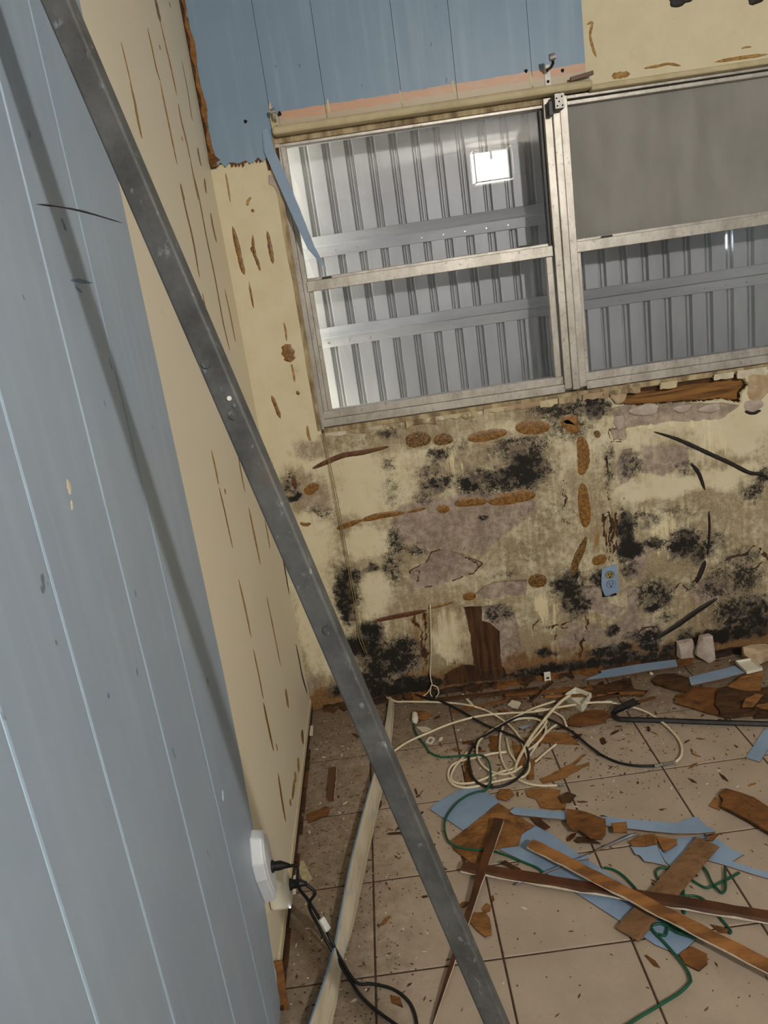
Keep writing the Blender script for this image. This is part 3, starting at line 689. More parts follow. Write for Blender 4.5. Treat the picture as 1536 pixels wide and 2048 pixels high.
verts = np.stack([gx.ravel(), -HT.ravel(), gz.ravel()], 1)
idx = np.arange(NX * NZ).reshape(NX, NZ)
quads = np.stack([idx[:-1, :-1], idx[1:, :-1], idx[1:, 1:], idx[:-1, 1:]], -1).reshape(-1, 4)
extra = MB()
def q4(a, b, c_, d): extra.add([a, b, c_, d], [(0, 1, 2, 3)])
def fq(x0, x1, z0, z1): q4((x0, 0, z0), (x1, 0, z0), (x1, 0, z1), (x0, 0, z1))
fq(DX1, RX, 0, OZ0); fq(0, OX0, OZ0, RZ); fq(OX1, RX, OZ0, RZ); fq(OX0, OX1, OZ1, RZ)
q4((OX0, 0, OZ0), (OX0, TH, OZ0), (OX0, TH, OZ1), (OX0, 0, OZ1)); q4((OX1, 0, OZ0), (OX1, 0, OZ1), (OX1, TH, OZ1), (OX1, TH, OZ0))
q4((OX0, 0, OZ1), (OX0, TH, OZ1), (OX1, TH, OZ1), (OX1, 0, OZ1)); q4((OX0, 0, OZ0), (OX1, 0, OZ0), (OX1, TH, OZ0), (OX0, TH, OZ0))
for x0, x1, z0, z1 in ((0, RX, 0, OZ0), (0, OX0, OZ0, RZ), (OX1, RX, OZ0, RZ), (OX0, OX1, OZ1, RZ)):
    q4((x0, TH, z0), (x0, TH, z1), (x1, TH, z1), (x1, TH, z0))
ev = np.array([tuple(v) for v in extra.v]); ef = np.array(extra.f) + len(verts)
allv = np.concatenate([verts, ev]); allf = np.concatenate([quads, ef])
me = bpy.data.meshes.new('wall_back')
me.vertices.add(len(allv)); me.vertices.foreach_set('co', allv.astype(np.float32).ravel())
me.loops.add(len(allf) * 4); me.loops.foreach_set('vertex_index', allf.astype(np.int32).ravel())
me.polygons.add(len(allf)); me.polygons.foreach_set('loop_start', np.arange(0, len(allf) * 4, 4, dtype=np.int32))
me.update(calc_edges=True); me.validate()
for nm, ks in (('stain_a', ('mold', 'bare', 'brown')), ('stain_b', ('dark', 'light', 'dirt'))):
    at = me.color_attributes.new(nm, 'FLOAT_COLOR', 'POINT')
    arr = np.zeros((len(allv), 4), np.float32); arr[:, 3] = 1
    for q, k in enumerate(ks): arr[:NX * NZ, q] = M[k].ravel()
    if nm == 'stain_a': arr[:NX * NZ, 3] = RAW.ravel(); arr[NX * NZ:, 3] = 0
    at.data.foreach_set('color', arr.ravel())
me.materials.append(MATS['moldy_plaster'])
wb = bpy.data.objects.new('wall_back', me); COL.objects.link(wb); ORG[wb] = Vector((0, 0, 0)); tag(wb, **S)

# lumber in the hole, plaster chunks along the broken edge
m = MB(); m.box((1.33, 0.035, 1.06), (1.93, 0.062, 1.158)); m.build('exposed_beam', 'lumber', wb, bevel=0.003)
m = MB(); m.box((1.38, 0.020, 1.150), (1.95, 0.06, 1.166)); m.build('exposed_beam', 'hardboard_dark', wb)
NB = (0, -1, 0)
def wallpts(k, pts, y=0.0): return [W(p, y) for p in c(k, *pts)]
px2m = lambda k, w: w / SC[k] / 462
for k, pts, w, mt in (
    (4, [(190, 352), (260, 320), (350, 283), (450, 268), (585, 238)], 26, 'glue_red'),
    (4, [(670, 218), (720, 202), (800, 198)], 72, 'glue_spotted'), (4, [(812, 215), (860, 200), (912, 205)], 52, 'glue_spotted'),
    (4, [(985, 200), (1080, 182), (1190, 162)], 52, 'glue_brown'), (4, [(1230, 140), (1310, 138), (1410, 140)], 66, 'glue_brown'),
    (4, [(1470, 118), (1510, 110), (1545, 125)], 70, 'glue_brown'),
    (4, [(315, 660), (370, 640), (445, 615)], 26, 'glue_brown'), (4, [(440, 618), (540, 592), (665, 575)], 30, 'glue_brown'),
    (4, [(675, 575), (730, 562), (780, 550)], 15, 'glue_brown'), (4, [(832, 560), (862, 556), (895, 558)], 40, 'glue_brown'),
    (4, [(918, 532), (1000, 520), (1088, 518)], 44, 'glue_brown'), (4, [(1090, 522), (1180, 508), (1270, 490), (1335, 486)], 58, 'glue_brown'),
    (4, [(155, 480), (185, 455), (222, 432)], 46, 'glue_brown'), (4, [(128, 628), (155, 638), (185, 632)], 18, 'glue_brown'),
    (4, [(505, 1132), (600, 1112), (700, 1092), (780, 1076)], 26, 'glue_red'), (4, [(780, 1070), (860, 1050), (920, 1030)], 14, 'glue_brown'),
    (4, [(960, 1012), (995, 1005), (1030, 1002)], 42, 'glue_brown'), (4, [(1295, 930), (1345, 925), (1392, 932)], 70, 'glue_spotted'),
    (4, [(165, 130), (170, 175), (182, 210)], 14, 'glue_streak'), (4, [(90, 395), (98, 420), (95, 445)], 22, 'glue_red'),
    (5, [(270, 270), (320, 300), (370, 350)], 80, 'glue_brown'), (5, [(470, 345), (485, 362), (498, 385)], 34, 'glue_spotted'),
    (5, [(378, 375), (398, 450), (402, 540), (385, 615)], 68, 'glue_brown'), (5, [(395, 665), (402, 760), (412, 860), (415, 940)], 66, 'glue_brown'),
    (5, [(420, 992), (385, 1080), (352, 1160), (340, 1230)], 48, 'glue_spotted'), (5, [(492, 955), (485, 1010), (478, 1062)], 26, 'glue_streak'),
    (5, [(455, 1150), (500, 1135), (545, 1120)], 62, 'glue_brown'),
    (5, [(832, 348), (960, 388), (1060, 430), (1180, 486), (1300, 540), (1420, 600), (1500, 612), (1560, 660)], 24, 'glue_black'),
    (5, [(1062, 542), (1110, 605), (1148, 708)], 22, 'glue_black'), (5, [(1172, 835), (1176, 950), (1165, 1112)], 14, 'glue_black'),
    (5, [(1150, 1140), (1128, 1200), (1098, 1278)], 32, 'glue_black'), (5, [(1225, 1372), (1100, 1450), (980, 1535), (836, 1628)], 36, 'glue_black'),
    (5, [(1392, 222), (1440, 232), (1492, 218)], 24, 'glue_black')):
    smear(wb, 'glue_smear', wallpts(k, pts), px2m(k, w), NB, mt, 0.0016 if 'black' not in mt else 0.004, 0.42, 10, 0.07)
# plaster lumps, upper right of the wall
for k, x, y, rx, ry, mt in ((5, 1445, 190, 55, 35, 'plaster_grey'), (5, 1480, 60, 70, 90, 'plaster_paper'), (5, 1460, 70, 30, 25, 'plaster_grey'), (5, 620, 130, 45, 40, 'plaster_paper'), (5, 1180, 205, 60, 25, 'plaster_grey'),
                            (5, 780, 215, 80, 32, 'plaster_grey'), (5, 620, 290, 30, 40, 'plaster_grey'), (5, 1010, 205, 50, 22, 'plaster_grey')):
    p = W(c(k, (x, y))[0]); blob(wb, 'plaster_lump', p, px2m(k, rx), px2m(k, ry), NB, mt, 0.006)
# left strip of the back wall beside the window, and the wall over the right window
for k, pts, w, mt in ((1, [(1190, 1158), (1215, 1260), (1235, 1350), (1252, 1408)], 20, 'glue_brown'), (1, [(1293, 1200), (1300, 1290), (1318, 1340), (1333, 1388)], 13, 'glue_brown'),
                      (1, [(1368, 1182), (1382, 1260), (1398, 1352)], 17, 'glue_brown'), (1, [(1155, 885), (1168, 960), (1180, 1040)], 7, 'glue_streak'), (1, [(1285, 1010), (1270, 1030), (1266, 1055)], 12, 'rust_stain'),
                      (1, [(1275, 1440), (1285, 1510), (1300, 1580)], 6, 'rust_stain'), (1, [(1285, 1265), (1296, 1280), (1304, 1300)], 18, 'glue_brown'), (1, [(1288, 1072), (1295, 1080), (1300, 1086)], 12, 'glue_brown'),
                      (2, [(138, 1515), (158, 1565), (178, 1618)], 15, 'glue_brown'), (2, [(200, 1290), (212, 1330), (222, 1370)], 44, 'glue_brown'), (2, [(248, 1496), (254, 1505), (258, 1514)], 12, 'glue_brown'),
                      (2, [(192, 1195), (200, 1230), (205, 1280)], 7, 'rust_stain'), (2, [(225, 1375), (235, 1420), (240, 1460)], 8, 'rust_stain'), (2, [(40, 1030), (50, 1080), (58, 1130)], 8, 'rust_stain'),
                      (3, [(345, 120), (372, 110), (362, 170), (378, 240), (392, 275)], 10, 'rust_stain'), (3, [(465, 368), (510, 362), (555, 356)], 22, 'rust_stain'), (3, [(620, 330), (690, 318), (740, 308), (800, 318)], 10, 'rust_stain'),
                      (3, [(960, 300), (1080, 280), (1219, 262)], 12, 'rust_stain'), (3, [(1090, 235), (1110, 228), (1140, 226)], 6, 'rust_stain')):
    smear(wb, 'glue_smear', wallpts(k, pts), w / _CR[k][2] / 462, NB, mt, 0.002, 0.3)
for u, v, rx, ry in ((1357, 2, 0.034, 0.018), (1512, -4, 0.03, 0.02), (1375, -2, 0.018, 0.012)):
    blob(wb, 'glue_spot', W((u, v)), rx, ry, NB, 'glue_black', 0.005)
# flaking sill edge under the window
for k in range(26):
    x = 0.25 + k * 0.075 + random.uniform(-0.02, 0.02); w = random.uniform(0.05, 0.12); h_ = random.uniform(0.008, 0.02)
    if 1.36 < x < 1.9 and random.random() < 0.5: continue
    m = MB(); n = 6; V = []
    for i in range(n):
        xx = x + w * i / (n - 1); V += [(xx, -0.012 - random.uniform(0, 0.006), 1.168 + 0.012 * (x - 0.25) / 2), (xx, -0.004 - random.uniform(0, 0.008), 1.160 - h_ * random.uniform(0.3, 1)), (xx, 0.004, 1.168)]
    Fc = []
    for i in range(n - 1):
        a = i * 3; Fc += [(a, a + 3, a + 4, a + 1), (a + 1, a + 4, a + 5, a + 2), (a + 2, a + 5, a + 3, a)]
    m.add(V, Fc); m.build('paint_flake', random.choice(['cream_chip', 'plaster_paper', 'cream_plain', 'jamb_dirty']), wb)

# ------------------------------------------------------------------ left wall: blue paneling, glue streaks, dark strip painted for the shaded floor gap
pan = boxo('paneling', (0.0, -4.6, 0.02), (0.0045, -1.40, RZ), 'blue_groove', wl)
gy = [-1.556, -1.759, -2.006, -2.204, -2.412, -2.60, -2.81, -3.02, -3.22, -3.44, -3.65, -3.9, -4.1, -4.35, -4.6]
edge = [(0.0, -1.428), (0.09, -1.42), (0.30, -1.362), (0.45, -1.324), (0.65, -1.298), (0.86, -1.284), (1.3, -1.276), (1.7, -1.268), (2.0, -1.262), (RZ, -1.250)]
m = MB(); V = []
for z, y in edge:
    y += random.uniform(-0.001, 0.001)
    V += [(0.0015, -1.5528, z), (0.0070, -1.5528, z), (0.0070, y, z), (0.0005, y, z)]
Fc = []
for i in range(len(edge) - 1):
    a = i * 4; b = a + 4
    for k in range(4): Fc.append((a + k, a + (k + 1) % 4, b + (k + 1) % 4, b + k))
Fc += [(0, 1, 2, 3), (len(V) - 4, len(V) - 1, len(V) - 2, len(V) - 3)]
m.add(V, Fc); m.build('plank', 'blue_paint', pan)
for a, b in zip(gy[:-1], gy[1:]):
    boxo('plank', (0.0015, b + 0.0032, 0.015), (0.0070, a - 0.0032, RZ), 'blue_paint', pan, bevel=0.0012)
# worn brown edge of the sheet near the floor
m = MB(); m.bar((0.012, -1.385, 0.10), (0.016, -1.44, 0.0), 0.004, 0.022, (1, 0, 0)); m.build('torn_edge', 'hardboard', pan)
NL = (1, 0, 0)
for pts, w in (([(72, 408), (120, 414), (170, 424), (245, 446)], 0.003), ([(122, 436), (128, 450), (132, 462)], 0.010), ([(140, 560), (160, 562), (185, 566)], 0.006), ([(150, 572), (158, 580), (164, 584)], 0.006), ([(343, 1495), (348, 1508), (350, 1518)], 0.006), ([(215, 1388), (217, 1392), (218, 1396)], 0.008)):
    smear(pan, 'scuff_mark', [LW(p, 0.0071) for p in pts], w, NL, 'glue_black' if w < 0.004 else 'blue_groove_dark', 0.0006, 0.4, 4, 0.3)
for pts, w in (([(133, 958), (138, 975), (140, 990)], 0.012), ([(142, 1000), (144, 1012), (143, 1020)], 0.008), ([(444, 1580), (446, 1592), (445, 1600)], 0.014)):
    smear(pan, 'paint_scar', [LW(p, 0.0071) for p in pts], w, NL, 'cream_chip' if pts[0][0] < 200 else 'blue_groove', 0.0006, 0.4, 4, 0.4)
streaks = [(13, [(8, 430), (60, 640), (110, 860)], 12), (13, [(100, 830), (150, 1050), (180, 1220), (222, 1420)], 26), (13, [(280, 290), (330, 510), (370, 700), (410, 830)], 14), (13, [(410, 840), (450, 1040), (500, 1280), (545, 1500), (585, 1690)], 17),
           (13, [(360, -20), (385, 100), (412, 230)], 34), (13, [(412, 225), (470, 480), (520, 690), (550, 830), (580, 975)], 15), (13, [(595, 1060), (630, 1250), (680, 1450), (720, 1640)], 17), (13, [(720, 1640), (760, 1850), (800, 2048)], 14),
           (13, [(618, 1880), (640, 1970), (660, 2048)], 15), (13, [(630, 620), (690, 920), (720, 1120), (740, 1240)], 9), (13, [(795, 1510), (808, 1590), (822, 1660)], 16), (13, [(865, 1830), (872, 1900), (880, 1980)], 18), (13, [(405, 465), (408, 490), (412, 510)], 12),
           (13, [(500, 20), (508, 45), (516, 68)], 12), (13, [(628, 1400), (634, 1420), (640, 1440)], 10),
           (1, [(922, 950), (960, 1110), (990, 1240), (1020, 1420)], 11), (1, [(985, 870), (1020, 1020), (1060, 1230), (1100, 1420), (1140, 1640), (1175, 1792)], 8), (1, [(1078, 1090), (1090, 1160), (1108, 1240)], 12), (1, [(1150, 1480), (1180, 1620), (1205, 1750)], 9), (1, [(1045, 930), (1050, 955), (1053, 985)], 9),
           (1, [(1010, 760), (1020, 810), (1030, 850)], 8), (1, [(1035, 1500), (1050, 1570), (1065, 1620)], 7),
           (14, [(115, 0), (140, 110), (155, 190)], 13), (14, [(158, 205), (190, 340), (232, 535)], 8), (14, [(262, 30), (280, 130), (300, 230)], 9), (14, [(320, 315), (350, 460), (384, 625)], 12), (14, [(408, 380), (425, 470), (436, 540)], 8), (14, [(264, 705), (300, 860), (334, 1025)], 12),
           (14, [(418, 800), (455, 980), (495, 1180)], 9), (14, [(345, 1088), (375, 1230), (400, 1360)], 10), (14, [(400, 1380), (425, 1500), (456, 1645)], 13), (14, [(520, 1305), (528, 1350), (538, 1408)], 18), (14, [(610, 1530), (614, 1560), (612, 1592)], 20), (14, [(588, 1680), (592, 1715), (590, 1755)], 17),
           (14, [(578, 1770), (575, 1790), (574, 1808)], 14), (14, [(572, 1800), (565, 1850), (556, 1908)], 12), (14, [(546, 1905), (548, 1925), (550, 1945)], 16), (14, [(480, 1765), (500, 1900), (522, 2030)], 12), (14, [(188, 212), (191, 225), (193, 242)], 10), (14, [(470, 1605), (474, 1625), (476, 1645)], 8),
           (14, [(578, 1060), (595, 1140), (612, 1230), (640, 1330)], 9), (14, [(500, 555), (520, 660), (542, 790)], 11), (14, [(170, 1240), (195, 1380), (225, 1500), (250, 1620)], 16)]
for k, pts, w in streaks:
    P = [LW(p) for p in c(k, *pts)]
    dm_ = (P[len(P) // 2] - Vector(CAM)).length; cosv = max(0.16, abs((P[0] - Vector(CAM)).normalized().x))
    P = [p for p in P if -1.6 < p.y < -0.004]
    if len(P) < 2: continue
    smear(wl, 'glue_streak', P, w / _CR[k][2] / FPX * dm_ / cosv * 0.6, NL, 'glue_black' if (k == 14 and w in (11, 9) and pts[0][0] > 495) else random.choice(['glue_streak', 'glue_streak', 'rust_stain', 'glue_brown']), 0.0012, 0.4, 5, 0.1)
bl = boxo('gap_shade_left', (0.0, -1.46, 0.0), (0.004, -0.002, 0.03), 'rot_and_gap_dark'); tag(bl, **S)  # thin dark strip painting the shaded recess under the wallboard
for k in range(9):
    y = -0.12 - k * 0.15 + random.uniform(-0.05, 0.05); L = random.uniform(0.05, 0.14)
    m = MB(); m.bar((0.008, y, 0.012), (0.010, y - L, 0.010), 0.006, random.uniform(0.01, 0.02), NL, taper=(0.6, 1)); m.build('rotten_strip', random.choice(['rot_and_gap_dark', 'cream_chip', 'hardboard_dark', 'stained_wood']), bl)
boxo('edge_strip', (0.0, -1.42, 0.03), (0.0035, -0.004, 0.055), 'cream_plain', bl)

# ------------------------------------------------------------------ blue paneling left on the upper back wall
pb = boxo('paneling', (0.03, -0.0015, 2.24), (1.326, -0.0002, RZ), 'blue_groove_dark', wb)
gx_ = [0.02, 0.270, 0.468, 0.722, 0.912, 1.158, 1.330]
top_px = [(515, 40), (627, 40), (790, 40), (905, 40), (1065, 40)]
gx_[1:6] = [W(c(2, p)[0]).x for p in ((125, 230), (372, 230), (705, 180), (945, 130), (1278, 90))]
for a, b in zip(gx_[:-1], gx_[1:]):
    m = MB(); a2, b2 = a + 0.0008, b - 0.0008
    if a < 0.1:
        # leftmost board reaches lower, with a torn bottom edge
        pr = [(a2, RZ), (a2, 2.165)]
        n = 14
        for i in range(n + 1):
            x = a2 + 0.004 + (b2 - 0.012 - a2) * i / n; pr.append((x, 2.152 + 0.008 * math.sin(i * 2.1) + random.uniform(-0.005, 0.005)))
        pr += [(b2 - 0.008, 2.21), (b2, 2.24), (b2, RZ)]
    else: pr = [(a2, RZ), (a2, 2.236), (b2, 2.236), (b2, RZ)]
    n = len(pr); V = [(x, -0.006, z) for x, z in pr] + [(x, -0.0012, z) for x, z in pr]
    m.add(V, [list(range(n)), [n + i for i in range(n)][::-1]] + [(i, n + i, n + (i + 1) % n, (i + 1) % n) for i in range(n)])
    m.build('plank', 'blue_paint_banded', pb)
# torn brown fibre along its left and lower edges
m = MB(); V = []; n = 60
for i in range(n + 1):
    z = 2.75 - 0.605 * i / n; w = 0.013 + 0.006 * math.sin(i * 0.35) + random.uniform(-0.003, 0.003)
    V += [(0.001, -0.001, z), (0.004, -0.0065, z), (0.004 + w, -0.0068, z), (0.005 + w, -0.001, z)]
m.add(V, [(i * 4 + k, i * 4 + k + 1, i * 4 + k + 5, i * 4 + k + 4) for i in range(n) for k in range(3)]); m.build('torn_fibre', 'hardboard_dark', pb)
m = MB(); V = []
for i in range(n + 1):
    z = 2.75 - 0.60 * i / n; w = 0.019 + 0.005 * math.sin(i * 0.35) + random.uniform(-0.0015, 0.0015)
    V += [(0.010 + 0.004 * math.sin(i * .7), -0.0070, z), (0.003 + w, -0.0072, z), (0.004 + w, -0.005, z)]
m.add(V, [(i * 3 + k, i * 3 + k + 1, i * 3 + k + 4, i * 3 + k + 3) for i in range(n) for k in range(2)]); m.build('torn_fibre', 'hardboard_light', pb)
for i in range(18):
    x = 0.02 + i * 0.0125; m = MB(); h_ = random.uniform(0.012, 0.03)
    if x < 0.07: h_ *= 0.6
    if x > 0.19: h_ += 0.028
    z0 = 2.162 + (0.02 if x > 0.2 else 0)
    m.add([(x, -0.004, z0), (x + 0.016, -0.004, z0), (x + 0.012, -0.003, z0 - h_ * random.uniform(.6, 1)), (x + 0.004, -0.003, z0 - h_), (x, -0.0002, z0), (x + 0.016, -0.0002, z0), (x + 0.012, -0.0002, z0 - h_ * .6), (x + 0.004, -0.0002, z0 - h_)],
          [(0, 1, 2, 3), (4, 7, 6, 5), (0, 4, 5, 1), (1, 5, 6, 2), (2, 6, 7, 3), (3, 7, 4, 0)])
    m.build('torn_fibre', random.choice(['hardboard', 'hardboard', 'hardboard_dark']), pb)
m = MB()
P = [W(p, -0.005) for p in c(13, (905, 1560), (960, 1585), (1030, 1640), (990, 1660), (940, 1700), (915, 1680))]
m.add([p for p in P] + [p + Vector((0, 0.004, 0)) for p in P], [tuple(range(6))] + [(i, 6 + i, 6 + (i + 1) % 6, (i + 1) % 6) for i in range(6)]); 
for v in m.v: v.y -= 0.0022
m.build('torn_fibre', 'hardboard', pb)

for u, v in ((541, 212), (656, 205), (801, 188), (906, 168), (1062, 152)):
    smear(pb, 'paint_dab', [W((u - 1, v - 8), -0.0062), W((u, v + 6), -0.0062), W((u + 3, v + 24), -0.0062)], 0.009, NB, 'cream_plain', 0.0008, 0.4, 4, 0.3)
# ------------------------------------------------------------------ window trims
tag(boxo('trim_1', (0.236, -0.030, 2.219), (1.345, 0.030, 2.246), 'head_trim', bevel=0.008), **S)
tag(boxo('trim_2', (1.345, -0.008, 2.214), (2.26, 0.030, 2.232), 'head_trim', bevel=0.004), **S)
tag(boxo('trim_3', (0.240, 0.004, 1.165), (2.215, 0.075, 1.184), 'jamb_dirty', bevel=0.003), **S)
tr4 = MB(); V = []
for i in range(16):
    z = 1.18 + (2.215 - 1.18) * i / 15; w = 0.006 + 0.006 * random.random() + (0.008 if z > 1.75 else 0)
    V += [(0.222 - w * 0.3, -0.004, z), (0.232 + w * 0.3, -0.006, z), (0.234, 0.03, z), (0.222, 0.004, z)]
Fc = []
for i in range(15):
    a = i * 4
    for k in range(4): Fc.append((a + k, a + (k + 1) % 4, a + 4 + (k + 1) % 4, a + 4 + k))
tr4.add(V, Fc); o = tr4.build('trim_4', 'jamb_dirty'); o['kind'] = 'structure'
# small broken piece of stained wood at the end of the head trim
m = MB(); m.bar((1.268, -0.034, 2.252), (1.345, -0.034, 2.262), 0.012, 0.016, (0, -1, 0)); m.build('broken_end', 'stained_wood', bpy.data.objects['trim_1'])

# ------------------------------------------------------------------ windows
def window(name, x0, x1, side):
    w = empty(name, ((x0 + x1) / 2, 0.04, 1.19)); tag(w, **S)
    AL = 'aluminium'
    def bx(nm, lo, hi, bev=0.002, mt=AL): return boxo(nm, lo, hi, mt, w, bev)
    zb0, zb1 = 1.186, 1.246
    # bottom frame with stepped track
    b = bx('frame_bottom', (x0, 0.020, zb0), (x1, 0.085, zb0 + 0.030)); bx('frame_bottom', (x0, 0.034, zb0 + 0.030), (x1, 0.085, zb1))
    if side == 'l':
        bx('frame_top', (x0, 0.034, 2.188), (x1, 0.085, 2.199)); bx('head_filler', (x0, 0.026, 2.199), (x1, 0.085, 2.219), 0.001, 'jamb_dirty')
    else:
        bx('frame_top', (x0, 0.026, 2.204), (x1, 0.085, 2.216)); bx('frame_top', (x0, 0.036, 2.186), (x1, 0.085, 2.200))
    if side == 'l':
        bx('frame_left', (x0 - 0.006, 0.022, zb0), (x0 + 0.016, 0.085, 2.2)); bx('frame_left', (x0 + 0.016, 0.032, zb1), (x0 + 0.034, 0.085, 2.19))
        gl0, gr = x0 + 0.034, x1
        bx('sash_stile', (gl0, 0.036, zb1), (gl0 + 0.016, 0.056, 1.695)); bx('sash_stile', (x1 - 0.030, 0.036, zb1), (x1 - 0.006, 0.056, 1.695))
        bx('screen_channel', (x1 - 0.012, 0.045, 1.728), (x1, 0.075, 2.185), 0.001, 'black_rubber')
    else:
        bx('frame_right', (x1 - 0.034, 0.030, zb1), (x1, 0.085, 2.19)); gl0, gr = x0, x1 - 0.034
        bx('sash_stile', (x0, 0.036, zb1), (x0 + 0.016, 0.056, 1.695)); bx('sash_stile', (gr - 0.02, 0.036, zb1), (gr, 0.056, 1.695))
    # meeting rail: bright front bar over a darker lip
    bx('meeting_rail', (gl0 - 0.004, 0.026, 1.690), (gr - 0.004, 0.056, 1.728)); bx('meeting_rail', (gl0, 0.056, 1.700), (gr, 0.074, 1.738))
    lx = x0 + (0.09 if side == 'l' else 0.10)
    bx('latch', (lx, 0.030, 1.728), (lx + 0.035, 0.050, 1.735), 0.001, 'black_rubber')
    lx = x1 - (0.12 if side == 'l' else 0.2); bx('latch', (lx, 0.050, 1.738), (lx + 0.05, 0.062, 1.743), 0.001, 'black_rubber')
    boxo('window_pane', (gl0, 0.044, zb1), (gr, 0.048, 1.695), 'glass_clear', w)
    boxo('window_pane', (gl0, 0.062, 1.730), (gr, 0.066, 2.185), 'glass_clear' if side == 'l' else 'glass_frosted', w)
    return w
w1 = window('window_1', 0.235, 1.182, 'l')
w2 = window('window_2', 1.266, 2.215, 'r')
mul = empty('window_3', (1.22, 0.03, 1.19)); tag(mul, **S)
boxo('mullion', (1.182, 0.020, 1.198), (1.210, 0.085, 2.216), 'aluminium', mul, 0.002)
boxo('mullion', (1.210, 0.012, 1.192), (1.238, 0.085, 2.216), 'aluminium', mul, 0.003)
boxo('mullion', (1.238, 0.018, 1.198), (1.266, 0.085, 2.216), 'aluminium', mul, 0.002)

# ------------------------------------------------------------------ storm shutter outside: ribbed aluminium panels on angle rails
sh = empty('storm_shutter', (1.2, 0.30, 1.0))
tag(sh, 'ribbed silver storm shutter panels with bolted horizontal rails outside the window', 'shutter')
YS = 0.285
def panel(x0, n, notch=None):
    m = MB(); prof = []
    for i in range(n):
        a = x0 + i * 0.0855
        prof += [(a, YS), (a + 0.052, YS), (a + 0.060, YS + 0.020), (a + 0.064, YS + 0.020), (a + 0.068, YS + 0.012), (a + 0.074, YS + 0.012), (a + 0.077, YS + 0.020), (a + 0.080, YS + 0.020)]
    prof.append((x0 + n * 0.0855, YS)); zs = [1.0, 1.625, 1.675, 2.5]
    V = [(x, y, z) for z in zs for x, y in prof]; q = len(prof); Fc = []
    for r in range(3):
        for i in range(q - 1):
            if notch is not None and r == 1 and i == notch: continue
            Fc.append((r * q + i, r * q + i + 1, (r + 1) * q + i + 1, (r + 1) * q + i))
    m.add(V, Fc); o = m.build('shutter_panel', 'shutter_metal', sh)
    sd_ = o.modifiers.new('solid', 'SOLIDIFY'); sd_.thickness = 0.0012
x = 0.08
for i in range(6):
    panel(x, 5, 9 if i == 4 else None); x += 5 * 0.0855 + 0.0001
for zc in (1.505, 1.855, 2.28, 1.14):
    m = MB(); z0, z1 = zc - 0.040, zc + 0.040
    pr = [(YS - 0.001, z1), (YS - 0.012, z1 - 0.003), (YS - 0.034, zc + 0.003), (YS - 0.010, zc - 0.002), (YS - 0.006, z0 + 0.002), (YS - 0.001, z0)]
    V = [(xx, y, z) for xx in (0.05, 2.66) for y, z in pr]; q = len(pr)
    m.add(V, [tuple(range(q)), tuple(range(2 * q - 1, q - 1, -1))] + [(i, (i + 1) % q, q + (i + 1) % q, q + i) for i in range(q)])
    rl = m.build('shutter_rail', 'rail_metal', sh)
    for i in range(26):
        b = MB(); xx = 0.30 + i * 0.0855
        b.tube([(xx, YS - 0.007, zc - 0.022), (xx, YS - 0.0105, zc - 0.022)], 0.0032, 6); b.build('rail_bolt', 'nickel', rl)
tag(boxo('light_block_top', (-0.12, TH, 2.45), (2.75, YS + 0.03, 2.56), 'light_block_grey'), **S)  # unseen block added to shut daylight out above the shutter
tag(boxo('light_block_bottom', (0.35, TH, 0.92), (2.75, YS + 0.03, 1.0), 'light_block_grey'), **S)  # unseen block added below, left end open so daylight leaks only there
tag(boxo('light_block_right', (2.70, TH, 0.92), (2.80, YS + 0.03, 2.56), 'light_block_grey'), **S)  # unseen block added to shut daylight out at the right end

# ------------------------------------------------------------------ ceiling lamp behind the camera (seen mirrored in the window)
lx, ly, lz = LAMP_POS
lamp = empty('ceiling_lamp', (lx, ly, lz - 0.15)); tag(lamp, 'square open-framed ceiling lamp mirrored in the upper left window pane', 'lamp')
m = MB(); hw, hh, dp = 0.17, 0.135, 0.12
for sx in (-1, 1):
    for sy in (-1, 1): m.bar((lx + sx * hw, ly + sy * dp, lz - hh), (lx + sx * hw, ly + sy * dp, lz + hh), 0.012, 0.012, (1, 0, 0))
for sz in (-1, 1):
    for sy in (-1, 1): m.bar((lx - hw, ly + sy * dp, lz + sz * hh), (lx + hw, ly + sy * dp, lz + sz * hh), 0.012, 0.012)
    for sx in (-1, 1): m.bar((lx + sx * hw, ly - dp, lz + sz * hh), (lx + sx * hw, ly + dp, lz + sz * hh), 0.012, 0.012)
m.build('lamp_frame', 'nickel', lamp)
boxo('back_plate', (lx - hw, ly - dp - 0.004, lz - hh), (lx + hw, ly - dp + 0.002, lz + hh), 'diffuser_glow', lamp)
m = MB(); m.tube([(lx, ly, lz + 0.05), (lx, ly, RZ)], 0.012, 10); m.build('stem', 'nickel', lamp)
m = MB(); V = []; n1, n2, rad = 16, 10, 0.048
for i in range(n2 + 1):
    for k in range(n1):
        a, b = math.pi * i / n2, 2 * math.pi * k / n1
        V.append((lx + rad * math.sin(a) * math.cos(b), ly + rad * math.sin(a) * math.sin(b), lz + rad * math.cos(a)))
m.add(V, [(i * n1 + k, i * n1 + (k + 1) % n1, (i + 1) * n1 + (k + 1) % n1, (i + 1) * n1 + k) for i in range(n2) for k in range(n1)])
m.build('bulb', 'bulb_glow', lamp, smooth=True)

